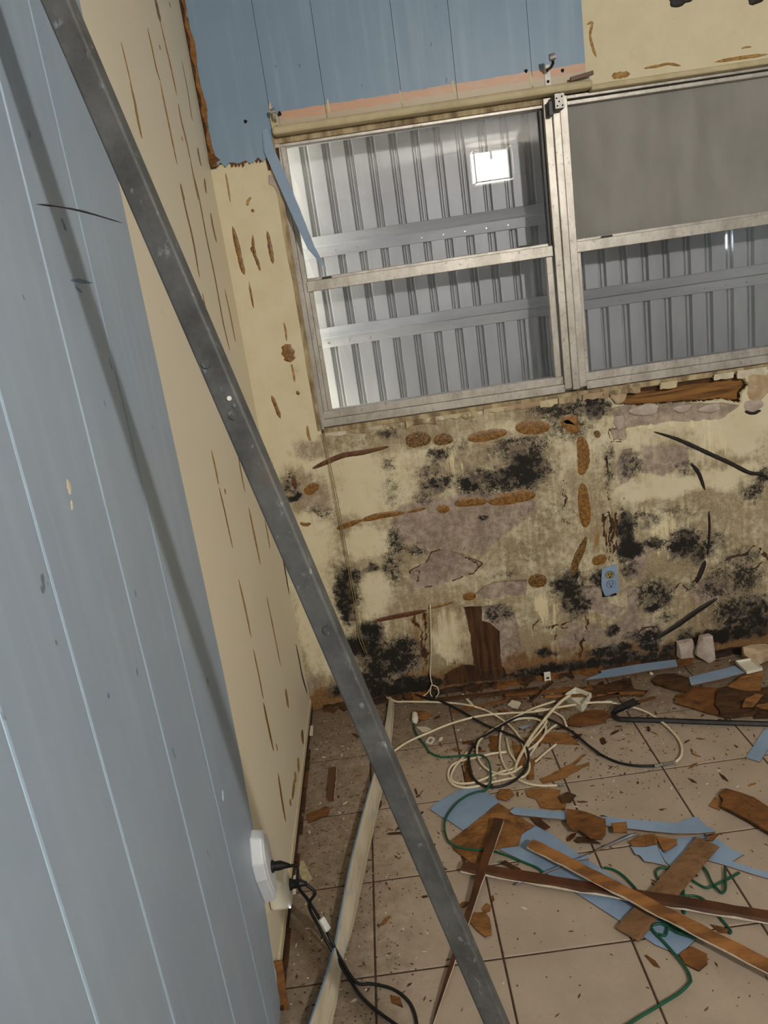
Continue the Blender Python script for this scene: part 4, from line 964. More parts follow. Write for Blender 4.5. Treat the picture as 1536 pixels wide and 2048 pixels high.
# ------------------------------------------------------------------ metal pole leaning on the paneling
def pole():
    p0 = Vector((0.636, -2.075, 0.0)); d = Vector((-0.229, 0.078, 0.970)).normalized()
    p1 = p0 + d * ((2.575) / d.z)
    view = (Vector(CAM) - (p0 + d * 1.6)); view -= d * view.dot(d); view.normalize()
    sd = d.cross(view).normalized()
    ang = math.radians(-22)
    n_ = view * math.cos(ang) + sd * math.sin(ang); s_ = d.cross(n_).normalized()
    w, t_ = 0.0335, 0.024; r = 0.004
    prof = []
    for cx, cy, a0 in ((w / 2 - r, t_ / 2 - r, 0), (-w / 2 + r, t_ / 2 - r, 90), (-w / 2 + r, -t_ / 2 + r, 180), (w / 2 - r, -t_ / 2 + r, 270)):
        for k in range(5):
            a = math.radians(a0 + 90 * k / 4); prof.append((cx + r * math.cos(a), cy + r * math.sin(a)))
    m = MB(); n = len(prof); q = 40; V = []
    for i in range(q + 1):
        p = p0.lerp(p1, i / q)
        for a, b in prof: V.append(p + s_ * a + n_ * b)
    m.add(V, [(i * n + k, i * n + (k + 1) % n, (i + 1) * n + (k + 1) % n, (i + 1) * n + k) for i in range(q) for k in range(n)] + [tuple(range(n))[::-1], tuple(q * n + k for k in range(n))])
    o = m.build('metal_pole', 'galvanised', smooth=False)
    tag(o, 'long dull grey galvanised metal pole leaning diagonally against the blue wall', 'pole')
    # bolts and paint fleck on the face
    for f_, off, mt, rr in ((0.606, 0.006, 'bracket_white', 0.003), (0.602, 0.009, 'nickel', 0.0026), (0.598, 0.002, 'galvanised', 0.006), (0.625, -0.005, 'galvanised', 0.006), (0.48, 0.004, 'galvanised', 0.006)):
        p = p0.lerp(p1, f_) + s_ * off + n_ * (t_ / 2)
        b = MB(); b.tube([p - n_ * 0.001, p + n_ * 0.0022], rr, 10); b.build('bolt_head', mt, o)
pole()

# ------------------------------------------------------------------ white batten along the left wall
def batten():
    ctl = c(6, (612, 215), (590, 420), (545, 640), (478, 900), (405, 1200), (345, 1480), (300, 1640), (255, 1850), (200, 2080), (150, 2300))
    P = [F(p, 0.022) for p in ctl]; P = spline(P, 6); n = len(P)
    wv = [0.020, 0.034, 0.046, 0.052, 0.055, 0.05, 0.04, 0.05, 0.06, 0.06]
    tl = [0.3, 0.5, 0.75, 0.85, 0.9, 0.95, 1.15, 1.0, 0.8, 0.75]
    m = MB(); V = []; mi = []
    for i, p in enumerate(P):
        x = i / (n - 1) * (len(wv) - 1); a = min(int(x), len(wv) - 2); f_ = x - a
        w = wv[a] * (1 - f_) + wv[a + 1] * f_; tt = tl[a] * (1 - f_) + tl[a + 1] * f_
        d = (P[min(i + 1, n - 1)] - P[max(i - 1, 0)]); d.z = 0; d.normalize()
        sd = Vector((d.y, -d.x, 0))          # points to the left wall when walking toward the camera
        if sd.x > 0: sd = -sd
        u = Vector((sd.x * math.cos(tt), sd.y * math.cos(tt), math.sin(tt))); nr = Vector((-sd.x * math.sin(tt), -sd.y * math.sin(tt), math.cos(tt)))
        b0 = Vector((p.x, p.y, 0.002)) - sd * w * 0.45
        for a_, h_ in ((0, 0.0), (0, 0.007), (0.16, 0.010), (0.20, 0.006), (0.24, 0.0065), (0.96, 0.0065), (1.0, 0.003), (1.0, -0.001)):
            V.append(b0 + u * w * a_ + nr * h_)
    q = 8; Fc = []
    for i in range(n - 1):
        for k in range(q): Fc.append((i * q + k, i * q + (k + 1) % q, (i + 1) * q + (k + 1) % q, (i + 1) * q + k))
    m.add(V, Fc + [tuple(range(q))[::-1], tuple((n - 1) * q + k for k in range(q))])
    for j in range(len(m.mi) - 2):
        if j % q in (5, 6, 7): m.mi[j] = 1
    o = m.build('trim_batten', ['batten_paint', 'blue_scrap'])
    tag(o, 'long warped white painted batten with blue back lying beside the left wall', 'batten')
batten()

# ------------------------------------------------------------------ peeled blue sliver hanging at the window corner
P = [(530, 258), (538, 300), (560, 350), (590, 420), (622, 495), (652, 538)]
Wd = [0.020, 0.036, 0.036, 0.034, 0.026, 0.003]; Yd = [-0.008, -0.014, -0.024, -0.036, -0.05, -0.06]
m = MB(); V = []
for i, p in enumerate(P):
    q = W(p, Yd[i]); w = Wd[i] / 2; d = Vector((1, 0, 0.25)).normalized()
    V += [q - d * w, q + d * w, q + d * w + Vector((0, 0.003, 0)), q - d * w + Vector((0, 0.003, 0))]
Fc = []
for i in range(len(P) - 1):
    a = i * 4
    for k in range(4): Fc.append((a + k, a + (k + 1) % 4, a + 4 + (k + 1) % 4, a + 4 + k))
m.add(V, Fc + [(0, 1, 2, 3), (len(V) - 4, len(V) - 1, len(V) - 2, len(V) - 3)])
tag(m.build('panel_sliver', ['blue_scrap']), 'long blue paneling sliver peeling down across the left window corner', 'sliver')
P = [W(p, -0.003) for p in c(13, )] if False else None
m = MB()
PP = [W(p, -0.001) for p in ((538, 350), (553, 352), (566, 392), (560, 396), (548, 372), (538, 368))]
m.add(PP + [p + Vector((0, -0.004, 0)) for p in PP], [tuple(range(6)), tuple(range(11, 5, -1))] + [(i, (i + 1) % 6, 6 + (i + 1) % 6, 6 + i) for i in range(6)])
m.build('torn_patch', 'plaster_grey', wb)

# ------------------------------------------------------------------ curtain brackets
def plate_holes(parent, lo, hi, holes, mat='bracket_white'):
    boxo('plate', lo, hi, mat, parent, 0.0008)
    for hx_, hz_, r in holes:
        b = MB(); b.tube([(hx_, lo[1] + 0.0002, hz_), (hx_, lo[1] - 0.0006, hz_)], r, 8); b.build('screw_hole', 'dark_hole', parent)
p = W((1095, 153), -0.008)
br = empty('curtain_bracket', (p.x, p.y, p.z - 0.03)); tag(br, 'hook-shaped metal curtain bracket with pale drilled plate on the blue paneling', 'bracket')
plate_holes(br, (p.x - 0.010, p.y - 0.002, p.z - 0.030), (p.x + 0.010, p.y + 0.002, p.z + 0.036), ((p.x, p.z - 0.016, 0.005), (p.x + 0.001, p.z + 0.018, 0.005)))
e = W((1104, 119), -0.10); b = MB(); b.tube(spline([(p.x, p.y - 0.002, p.z + 0.02), (p.x, p.y - 0.05, p.z + 0.015), (p.x, p.y - 0.085, p.z + 0.02), (e.x, e.y, e.z)], 5), 0.005, 8); b.build('arm', 'steel_and_shadow', br, smooth=True)
b = MB(); b.tube([(e.x - 0.008, e.y, e.z + 0.006), (e.x + 0.010, e.y, e.z + 0.008)], 0.011, 12); b.build('cup', 'bracket_metal', br, smooth=False)
p = W((1116, 204), -0.045)
br = empty('curtain_bracket', (p.x, p.y, p.z - 0.03)); tag(br, 'square drilled curtain bracket fixed to the top of the window mullion', 'bracket')
plate_holes(br, (p.x - 0.010, p.y, p.z - 0.020), (p.x + 0.022, p.y + 0.002, p.z + 0.024), ((p.x - 0.004, p.z + 0.012, 0.003), (p.x + 0.014, p.z + 0.016, 0.003), (p.x + 0.004, p.z + 0.001, 0.003), (p.x - 0.003, p.z - 0.012, 0.003), (p.x + 0.015, p.z - 0.012, 0.003)))
boxo('side_plate_and_shadow', (p.x + 0.021, p.y, p.z - 0.020), (p.x + 0.023, 0.012, p.z + 0.024), 'bracket_metal', br, 0.0005)
boxo('top_plate', (p.x - 0.010, p.y, p.z + 0.024), (p.x + 0.022, 0.012, p.z + 0.026), 'bracket_metal', br, 0.0005)
boxo('side_plate_and_shadow', (p.x - 0.026, -0.02, p.z - 0.034), (p.x - 0.010, 0.012, p.z + 0.012), 'steel_and_shadow', br, 0.001)  # black block standing in for the shadow the drilled plate casts
p = W((549, 240), -0.012)
br = empty('curtain_bracket', (p.x, p.y, p.z - 0.03)); tag(br, 'small painted curtain bracket at the upper left corner of the window', 'bracket')
plate_holes(br, (p.x - 0.014, p.y - 0.002, p.z - 0.036), (p.x + 0.014, p.y + 0.006, p.z + 0.018), ((p.x + 0.004, p.z - 0.022, 0.004), (p.x, p.z + 0.002, 0.004)), 'head_trim')
b = MB(); b.tube(spline([(p.x + 0.002, p.y, p.z - 0.005), (p.x + 0.002, p.y - 0.02, p.z), (p.x + 0.003, p.y - 0.03, p.z + 0.015)], 4), 0.005, 8); b.build('arm', 'bracket_metal', br, smooth=True)
b = MB(); b.tube([(p.x - 0.008, p.y - 0.03, p.z + 0.02), (p.x + 0.010, p.y - 0.03, p.z + 0.022)], 0.009, 10); b.build('cup', 'bracket_metal', br)
b = MB(); b.tube([(p.x + 0.022, p.y + 0.004, p.z + 0.016), (p.x + 0.022, p.y - 0.02, p.z + 0.016)], 0.005, 8); b.build('screw', 'dark_hole', br)
# nail heads left in the wall
for u, v in ((491, 243), (1052, 142), (1125, 141)):
    p = W((u, v), -0.006); blob(wb, 'nail_head', p, 0.006, 0.006, NB, 'dark_hole', 0.002)

# ------------------------------------------------------------------ broken wall outlet
ou = [W(p, -0.014) for p in ((1204, 1138.5), (1233.5, 1128.5), (1235, 1147), (1239.5, 1184), (1225, 1188), (1218, 1192), (1210, 1192), (1205, 1180), (1202.5, 1168))]
cx_ = sum(p.x for p in ou) / len(ou); cz_ = sum(p.z for p in ou) / len(ou)
ot = empty('wall_outlet', (cx_, -0.01, cz_ - 0.06)); tag(ot, 'broken blue-painted outlet cover with two sockets on the moldy wall', 'outlet')
n = len(ou); m = MB(); V = [p for p in ou] + [Vector((p.x, -0.008, p.z)) for p in ou]
m.add(V, [tuple(range(n))[::-1], tuple(range(n, 2 * n))] + [(i, (i + 1) % n, n + (i + 1) % n, n + i) for i in range(n)])
m.build('cover_plate', 'blue_scrap', ot, bevel=0.001)
boxo('outlet_box', (cx_ - 0.028, -0.008, cz_ - 0.055), (cx_ + 0.028, 0.01, cz_ + 0.050), 'dark_hole', ot)
for (u, v), mt in (((1219.6, 1149.8), 'cord_tan'), ((1221.8, 1168.3), 'blue_scrap')):
    p = W((u, v), -0.0142); b = MB(); V = []; nn = 20
    ring = MB(); ring.tube([(p.x + 0.0175 * math.cos(a) , p.y - 0.0002, p.z + 0.0155 * math.sin(a)) for a in np.linspace(0, 2 * math.pi, 25)], 0.0011, 5); ring.build('socket_rim', 'dark_hole', ot)
    for k in range(nn):
        a = 2 * math.pi * k / nn; V.append((p.x + 0.0172 * math.cos(a), p.y, p.z + 0.0152 * math.sin(a)))
    V += [(x, y - 0.0012, z) for x, y, z in V]
    b.add(V, [tuple(range(nn, 2 * nn))] + [(k, (k + 1) % nn, nn + (k + 1) % nn, nn + k) for k in range(nn)])
    so = b.build('socket', mt, ot)
    for dx, dz, w, h_ in ((-0.0065, 0.003, 0.0028, 0.009), (0.0065, 0.003, 0.0028, 0.009), (0.0, -0.0085, 0.006, 0.006)):
        boxo('slot', (p.x + dx - w / 2, p.y - 0.0022, p.z + dz - h_ / 2), (p.x + dx + w / 2, p.y - 0.0008, p.z + dz + h_ / 2), 'dark_hole', so)

# ------------------------------------------------------------------ blind cords hanging from the sill
for j, (off, lab) in enumerate(((0, 'thin tan blind cord hanging from the window corner, the left strand'), (9, 'thin tan blind cord hanging from the window corner, the right strand'))):
    P = [W(p, -0.018 - 0.004 * j) for p in c(4, (243 + off, 170), (285 + off, 380), (330 + off * 1.2, 620), (368 + off, 830), (395 + off * 1.3, 980), (418 + off, 1120), (430 + off * 1.5, 1220), (462 + off, 1300))]
    cable('hanging_string', P, 0.0016, 'cord_tan', lab, 'cord', 'blind cords under the window', 6)

# ------------------------------------------------------------------ plug-in adapters on the left wall with black cords
def prism_yz(name, pts, x0, x1, mat, parent, bev=0.003, inset=0.0):
    n = len(pts); cy = sum(p[0] for p in pts) / n; cz = sum(p[1] for p in pts) / n
    V = [(x0, y, z) for y, z in pts] + [(x1, cy + (y - cy) * (1 - inset), cz + (z - cz) * (1 - inset)) for y, z in pts]
    m = MB(); m.add(V, [tuple(range(n))[::-1], tuple(range(n, 2 * n))] + [(i, (i + 1) % n, n + (i + 1) % n, n + i) for i in range(n)])
    return m.build(name, mat, parent, bevel=bev, seg=3)
ad = empty('plug_adapter', (0.02, -1.37, 0.27)); tag(ad, 'large white wedge-shaped plug adapter on the blue wall', 'adapter')
prism_yz('body', [(-1.372, 0.262), (-1.338, 0.262), (-1.318, 0.33), (-1.318, 0.42), (-1.345, 0.462), (-1.380, 0.462), (-1.412, 0.41), (-1.408, 0.36)], 0.006, 0.036, 'white_plastic', ad, 0.005, 0.06)
prism_yz('face_panel', [(-1.368, 0.274), (-1.342, 0.274), (-1.326, 0.33), (-1.326, 0.418), (-1.347, 0.452), (-1.376, 0.452), (-1.398, 0.41), (-1.395, 0.36)], 0.036, 0.0385, 'white_plastic', ad, 0.001, 0.04)
a2 = empty('power_brick', (0.03, -1.27, 0.17)); tag(a2, 'small ivory rounded power brick plugged in below the white adapter', 'adapter')
boxo('body', (0.002, -1.318, 0.185), (0.058, -1.262, 0.272), 'ivory_plastic', a2, 0.010)
b = MB(); b.tube([(0.054, -1.319, 0.196), (0.054, -1.3215, 0.196)], 0.0022, 8); b.build('indicator_light', 'indicator_glow', a2)
def cordset(name, plug_x, y, z, path, label, tagged):
    r = empty(name, (plug_x, y, 0.0)); tag(r, label, 'cable', 'black cords on the left wall')
    b = MB(); b.tube([(plug_x, y, z), (plug_x + 0.004, y, z), (plug_x + 0.006, y, z), (plug_x + 0.022, y, z), (plug_x + 0.034, y, z - 0.002), (plug_x + 0.044, y, z - 0.005)], [0.015, 0.015, 0.0115, 0.0115, 0.0075, 0.005], 12); b.build('plug', 'black_rubber', r, smooth=True)
    b = MB(); b.tube(spline(path, 8), 0.0042, 8); b.build('cable', 'black_rubber', r, smooth=True)
    return r
def P3(u, v, z): return tuple(F((u, v), z))
c1 = cordset('black_cable', 0.0385, -1.352, 0.352, [(0.078, -1.352, 0.347), (0.098, -1.346, 0.335), P3(596, 1772, 0.235), P3(616, 1800, 0.175), P3(636, 1832, 0.12), P3(658, 1872, 0.06), P3(680, 1915, 0.025), P3(712, 1964, 0.008), P3(745, 1968, 0.006), P3(785, 1978, 0.006), P3(815, 2000, 0.006), P3(830, 2030, 0.006), P3(836, 2075, 0.006)], 'black power cord curving from the white adapter across the tiles, outer loop', True)
c2 = cordset('black_cable', 0.058, -1.285, 0.235, [(0.098, -1.285, 0.228), (0.118, -1.292, 0.205), P3(618, 1812, 0.15), P3(640, 1858, 0.085), P3(672, 1915, 0.025), P3(702, 1962, 0.007), P3(722, 1992, 0.006), P3(752, 2020, 0.006), P3(800, 2055, 0.006)], 'black power cord from the ivory power brick running straight along the tiles', False)
tg = MB(); tg.bar(Vector(P3(642, 1838, 0.115)) + Vector((0, 0, 0.002)), Vector(P3(656, 1862, 0.085)) + Vector((0, 0, 0.002)), 0.017, 0.012, (0, 0, 1)); tg.build('cord_tag', 'paper_tag', c1, bevel=0.002)

# ------------------------------------------------------------------ floor scraps: blue paneling pieces
BS = ['blue_scrap', 'hardboard']; HB = ['hardboard', 'hardboard_dark']; HL = ['hardboard_light', 'hardboard']; HD = ['hardboard_dark', 'hardboard_dark']
g_b = 'blue paneling scraps on the floor'; g_h = 'brown hardboard scraps on the floor'
flat('blue_panel_scrap', c(11, (0, 265), (40, 215), (150, 150), (290, 80), (440, 68), (560, 140), (620, 190), (640, 230), (300, 455)), 0.001, 0.003, BS, 'blue panel scrap under the green cable loop, nearest the coiled cables', 'panel scrap', g_b, 0.002)
flat('blue_panel_scrap', c(11, (630, 630), (860, 470), (960, 410), (1120, 500), (1330, 660), (1536, 790)) + c(12, (300, 900), (560, 1130), (760, 1280), (910, 1380), (770, 1510), (560, 1420), (280, 1230), (0, 1050)) + c(11, (1100, 880), (960, 790), (800, 710)), 0.001, 0.003, BS, 'longest blue panel scrap lying diagonally under the two crossed wood trims', 'panel scrap', g_b, 0.002, 0.05)
flat('hardboard_scrap', c(11, (190, 550), (620, 205), (720, 270), (940, 410), (830, 480), (800, 590), (640, 610), (560, 620), (470, 760), (390, 760), (300, 690), (210, 620)), 0.0052, 0.003, HL, 'large brown hardboard scrap overlapping the blue panels beside the stained stick', 'hardboard scrap', g_h, 0.002)
flat('blue_panel_scrap', c(11, (720, 290), (770, 245), (1235, 290)) + c(12, (100, 320), (320, 345), (700, 375), (1050, 415), (1085, 450), (940, 470), (720, 470), (320, 425), (100, 390)) + c(11, (1230, 360), (760, 315)), 0.010, 0.004, BS, 'long narrow light blue panel strip lying across the middle of the debris', 'panel scrap', g_b, 0.0015, 0.03, 0.004)
flat('hardboard_scrap', c(11, (1235, 265), (1400, 290)) + c(12, (135, 340), (135, 470), (100, 520), (0, 510)) + c(11, (1350, 460), (1290, 470), (1235, 400)), 0.020, 0.003, HB, 'brown hardboard patch folded over the long light blue strip', 'hardboard scrap', g_h, 0.002, 0.02, 0.003)
flat('hardboard_scrap', c(12, (190, 370), (315, 360), (320, 450), (205, 450)), 0.020, 0.004, HL, 'small square brown hardboard bit on the long light blue strip', 'hardboard scrap', g_h, 0.0015, 0.02)
flat('blue_panel_scrap', c(12, (350, 570), (570, 555), (660, 740), (560, 715), (470, 700), (430, 650), (390, 640)), 0.006, 0.003, BS, 'small jagged blue panel scrap beside the green cord tangle', 'panel scrap', g_b, 0.002, 0.02)
flat('hardboard_scrap', c(12, (345, 540), (430, 480), (560, 465), (580, 550), (470, 570), (370, 570)), 0.0095, 0.003, HL, 'orange-brown hardboard bit behind the small jagged blue scrap', 'hardboard scrap', g_h, 0.002, 0.02)
flat('hardboard_scrap', c(12, (565, 480), (750, 510), (750, 555), (680, 600), (640, 620)), 0.0095, 0.003, HL, 'orange-brown triangular hardboard bit under the long blue strip', 'hardboard scrap', g_h, 0.002, 0.02)
flat('blue_panel_scrap', c(12, (590, 600), (760, 500), (1000, 480), (1120, 520), (1210, 590), (1330, 640), (1230, 700), (1536, 800), (1700, 850), (1700, 900), (1536, 850), (1000, 690), (800, 720), (700, 750), (650, 700)), 0.001, 0.003, BS, 'wide blue panel scrap with pointed tail under the brown plank', 'panel scrap', g_b, 0.002)
flat('blue_panel_scrap', c(12, (720, 385), (880, 320), (930, 322), (1020, 410), (900, 440)), 0.001, 0.003, BS, 'triangular blue panel tip poking out behind the long blue strip', 'panel scrap', g_b, 0.001)
flat('blue_panel_scrap', c(12, (440, 455), (350, 470), (-10, 640), (-10, 680)) + c(11, (1310, 730), (780, 950), (775, 940), (1180, 770)), 0.0145, 0.003, BS, 'thin straight blue strip crossing under the long wood trim', 'panel scrap', g_b, 0.0005, 0.05)
flat('blue_panel_scrap', c(10, (1360, 935), (1470, 760), (1520, 700), (1580, 690), (1580, 800), (1470, 970)), 0.001, 0.003, BS, 'blue panel scrap at the right edge just below the crowbar', 'panel scrap', g_b, 0.001)
flat('blue_panel_scrap', c(10, (75, 320), (110, 300), (210, 262), (205, 245), (500, 200), (805, 155), (820, 215), (500, 265), (250, 300)), 0.014, 0.004, BS, 'pointed blue panel strip leaning along the foot of the moldy wall', 'panel scrap', g_b, 0.001, 0.05, 0.004)
flat('hardboard_scrap', c(10, (808, 155), (925, 140), (940, 190), (825, 212)), 0.02, 0.004, HB, 'brown square end piece beside the pointed blue strip', 'hardboard scrap', g_h, 0.001)
flat('blue_panel_scrap', c(10, (905, 295), (1270, 205), (1355, 260), (1200, 300), (925, 362)), 0.02, 0.004, BS, 'blue panel strip lying on the dark hardboard heap next to a white box', 'panel scrap', g_b, 0.001)
# brown pieces
flat('hardboard_scrap', c(10, (620, 310), (660, 285), (800, 275), (910, 310), (940, 370), (880, 410), (800, 390), (640, 350)), 0.006, 0.008, HD, 'rotten dark brown wood lump left of the hardboard heap', 'hardboard scrap', g_h, 0.006, 0.02, 0.006)
flat('hardboard_scrap', c(10, (790, 500), (800, 440), (940, 370), (1150, 380), (1180, 500), (1140, 600), (950, 545)), 0.004, 0.004, HB, 'dark square hardboard sheet in the heap above the crowbar', 'hardboard scrap', g_h, 0.004, 0.03)
flat('hardboard_scrap', c(10, (1150, 400), (1200, 380), (1470, 400), (1480, 560), (1420, 610), (1290, 620), (1160, 610), (1120, 500)), 0.010, 0.004, HD, 'splintered brown board on top of the heap above the crowbar', 'hardboard scrap', g_h, 0.007, 0.02, 0.008)
flat('hardboard_scrap', c(10, (1210, 370), (1320, 290), (1500, 245), (1475, 400), (1330, 400)), 0.018, 0.003, HL, 'yellow-brown hardboard piece under the white box by the wall', 'hardboard scrap', g_h, 0.002)
flat('hardboard_scrap', c(10, (1360, 470), (1440, 430), (1500, 440), (1420, 540), (1330, 540)), 0.024, 0.003, HL, 'small pale hardboard shard on top of the splintered board', 'hardboard scrap', g_h, 0.003, 0.02, 0.004)
flat('hardboard_scrap', c(10, (1440, 520), (1540, 500), (1600, 500), (1600, 560), (1480, 545)), 0.020, 0.003, HL, 'narrow pale hardboard strip at the right end of the heap', 'hardboard scrap', g_h, 0.002)
flat('hardboard_scrap', c(10, (1480, 380), (1600, 360), (1600, 620), (1430, 620)), 0.006, 0.004, HD, 'dark hardboard sheet at the right edge of the heap', 'hardboard scrap', g_h, 0.003)
flat('hardboard_scrap', c(12, (1110, 125), (1170, 70), (1310, 110), (1420, 150), (1600, 270), (1600, 500), (1470, 420), (1300, 320), (1130, 235), (1150, 180)), 0.004, 0.009, ['hardboard', 'hardboard_dark'], 'thick layered hardboard slab at the right edge of the tiles', 'hardboard scrap', g_h, 0.003, 0.03, 0.008)
flat('hardboard_scrap', c(12, (1025, 220), (1090, 150), (1140, 180), (1120, 260)), 0.001, 0.003, HL, 'pale brown corner bit tucked under the layered slab', 'hardboard scrap', g_h, 0.002, 0.02)
flat('hardboard_scrap', c(12, (770, 1510), (880, 1445), (1010, 1510), (1015, 1590), (940, 1650), (820, 1590)), 0.001, 0.004, HB, 'torn brown hardboard bit at the tip of the longest blue scrap', 'hardboard scrap', g_h, 0.004, 0.02, 0.004)
flat('hardboard_scrap', c(11, (360, 1290), (400, 1200), (500, 1195), (540, 1250), (560, 1400), (500, 1425), (430, 1370)), 0.001, 0.003, HL, 'crumpled tan hardboard bit lying right of the metal pole', 'hardboard scrap', g_h, 0.005, 0.02, 0.006)
flat('hardboard_scrap', c(11, (465, 1165), (510, 1110), (550, 1130), (545, 1180), (490, 1200)), 0.001, 0.002, HL, 'small tan hardboard flake above the crumpled bit by the pole', 'hardboard scrap', g_h, 0.002, 0.02)
flat('hardboard_scrap', c(11, (600, 140), (640, 80), (730, 80), (760, 130), (690, 185), (610, 165)), 0.0052, 0.003, HL, 'rounded tan hardboard scrap between blue panel and coiled cables', 'hardboard scrap', g_h, 0.003, 0.02)
flat('hardboard_scrap', c(11, (860, 90), (1000, 70), (1180, 90), (1160, 160), (1230, 200), (1220, 260), (1100, 265), (1000, 250), (960, 170), (880, 150)), 0.001, 0.003, HL, 'ragged brown hardboard scrap above the light blue strip', 'hardboard scrap', g_h, 0.007, 0.025, 0.004)
flat('hardboard_scrap', c(11, (1160, 150), (1240, 110), (1320, 140), (1270, 200), (1190, 200)), 0.008, 0.004, HD, 'dark crumbly wood piece on the ragged brown scrap', 'hardboard scrap', g_h, 0.006, 0.02, 0.006)
flat('hardboard_scrap', c(9, (850, 430), (1130, 375), (1240, 385), (1350, 490), (1150, 480), (940, 470)), 0.002, 0.003, HL, 'pointed brown hardboard blade under the coiled cables', 'hardboard scrap', g_h, 0.002)
flat('hardboard_scrap', c(9, (1230, 310), (1300, 230), (1450, 190), (1580, 190), (1640, 240), (1560, 300), (1330, 330)), 0.002, 0.004, HB, 'brown hardboard scrap behind the black cable near the white box', 'hardboard scrap', g_h, 0.004, 0.02, 0.004)
flat('hardboard_scrap', c(9, (990, 800), (1170, 720), (1290, 660), (1380, 580), (1410, 580), (1300, 690), (1440, 650), (1440, 670), (1330, 730), (1190, 800), (1020, 840)), 0.001, 0.003, HL, 'forked splintered brown strip right of the cable coil', 'hardboard scrap', g_h, 0.004, 0.02)
flat('hardboard_scrap', c(9, (540, 410), (620, 420), (610, 550), (545, 550)), 0.001, 0.003, HB, 'brown rectangular wood bit inside the cable coil, upper left', 'hardboard scrap', g_h, 0.003, 0.02)
flat('hardboard_scrap', c(9, (740, 450), (850, 540), (850, 700), (800, 690), (760, 560)), 0.001, 0.003, HL, 'brown hardboard bit inside the cable coil, centre', 'hardboard scrap', g_h, 0.003, 0.02)
flat('hardboard_scrap', c(9, (885, 620), (945, 620), (940, 800), (890, 810)), 0.001, 0.003, HL, 'upright tan wood bit just right of the black cable ring', 'hardboard scrap', g_h, 0.003, 0.02)
flat('hardboard_scrap', c(9, (310, 650), (370, 640), (390, 840), (320, 860)), 0.001, 0.003, HB, 'brown wood bit under the left side of the black cable ring', 'hardboard scrap', g_h, 0.003, 0.02)
flat('hardboard_scrap', c(10, (60, 390), (440, 300), (470, 390), (580, 400), (540, 440), (80, 440)), 0.004, 0.006, HD, 'dark rotten wood piece under the pointed blue strip', 'hardboard scrap', g_h, 0.006, 0.02, 0.006)
flat('hardboard_scrap', c(6, (145, 900), (250, 855), (270, 860), (262, 905), (155, 945)), 0.001, 0.003, HB, 'brown hardboard bit on the tiles by the left wall', 'hardboard scrap', g_h, 0.003, 0.02)
flat('hardboard_scrap', c(6, (735, 330), (790, 335), (838, 355), (790, 385), (745, 375)), 0.001, 0.003, HL, 'tan leaf-shaped hardboard flake beside the white plug', 'hardboard scrap', g_h, 0.002, 0.02)
flat('hardboard_scrap', c(11, (910, 340), (990, 345), (1085, 420), (1040, 445), (960, 400)), 0.006, 0.004, ['stained_wood', 'hardboard_dark'], 'reddish brown wood chunk under the light blue strip', 'hardboard scrap', g_h, 0.003, 0.02)
flat('hardboard_scrap', c(11, (640, 740), (680, 725), (820, 800), (780, 805)), 0.016, 0.005, HD, 'dark pointed splinter lying on the white-edged wood trim', 'hardboard scrap', g_h, 0.002, 0.02)
flat('hardboard_scrap', c(11, (1305, 545), (1340, 510), (1450, 520), (1540, 570), (1330, 560)), 0.006, 0.004, HD, 'dark torn strip below the folded hardboard patch', 'hardboard scrap', g_h, 0.003, 0.02)

# ------------------------------------------------------------------ wood trims and planks
def stick(name, a, b, za, zb, w, th, mats, label, cat, k=10, taper=(1, 1), edge_mat=True, sag=0.0):
    """molding strip: stained top, pale broken long edge facing the camera"""
    A, B = F(a, za + th), F(b, zb + th); d = (B - A).normalized(); sd = Vector((d.y, -d.x, 0)).normalized()
    if sd.y > 0: sd = -sd                     # sd points towards the camera
    n = k + 1; m = MB(); V = []
    for i in range(n):
        f_ = i / k; p = A.lerp(B, f_); tp = taper[0] * (1 - f_) + taper[1] * f_
        p = p + Vector((0, 0, -sag * math.sin(math.pi * f_))); ww = w * tp / 2
        j1, j2 = random.uniform(-1, 1) * 0.0016, random.uniform(-1, 1) * 0.0016; ch = random.uniform(0.3, 0.75)
        V += [p - sd * (ww + j1), p + sd * ww * 0.72, p + sd * (ww + j2) + Vector((0, 0, -th * ch)), p + sd * (ww + j2) + Vector((0, 0, -th)), p - sd * ww + Vector((0, 0, -th))]
    q = 5; Fc = []; MI = []
    for i in range(k):
        for e_ in range(q): Fc.append((i * q + e_, i * q + (e_ + 1) % q, (i + 1) * q + (e_ + 1) % q, (i + 1) * q + e_)); MI.append((0, 0, 1, 0, 0)[e_] if edge_mat else 0)
    m.add(V, Fc); m.mi = MI
    m.f += [list(range(q))[::-1], [k * q + e_ for e_ in range(q)]]; m.mi += [0, 0]
    o = m.build(name, mats); tag(o, label, cat, 'broken wood trims on the floor'); return o
stick('wood_trim', c(11, (905, 560))[0], (1620, 1972), 0.030, 0.048, 0.034, 0.011, ['raw_wood', 'splinter_white'], 'long orange-brown wood trim lying on top of the debris, crossing to the lower right', 'wood trim', 24)
stick('wood_trim', c(11, (290, 768))[0], (1640, 1848), 0.014, 0.016, 0.034, 0.012, ['stained_wood', 'splinter_white'], 'dark stained wood trim with white broken edge crossing under the long orange trim', 'wood trim', 24)
tg = stick('wood_trim', c(11, (620, 345))[0], c(6, (832, 2050))[0], 0.026, 0.002, 0.030, 0.010, ['stained_wood', 'splinter_white'], 'dark stained stick passing under the metal pole and tapering to a point', 'wood trim', 18, (1.0, 0.12))
stick('hardboard_plank', c(12, (1020, 530))[0], c(12, (320, 1330))[0], 0.012, 0.008, 0.066, 0.004, ['plank_brown', 'hardboard_dark'], 'wide brown hardboard plank slanting across the longest blue scrap', 'plank', 10, (1.0, 1.0), False)
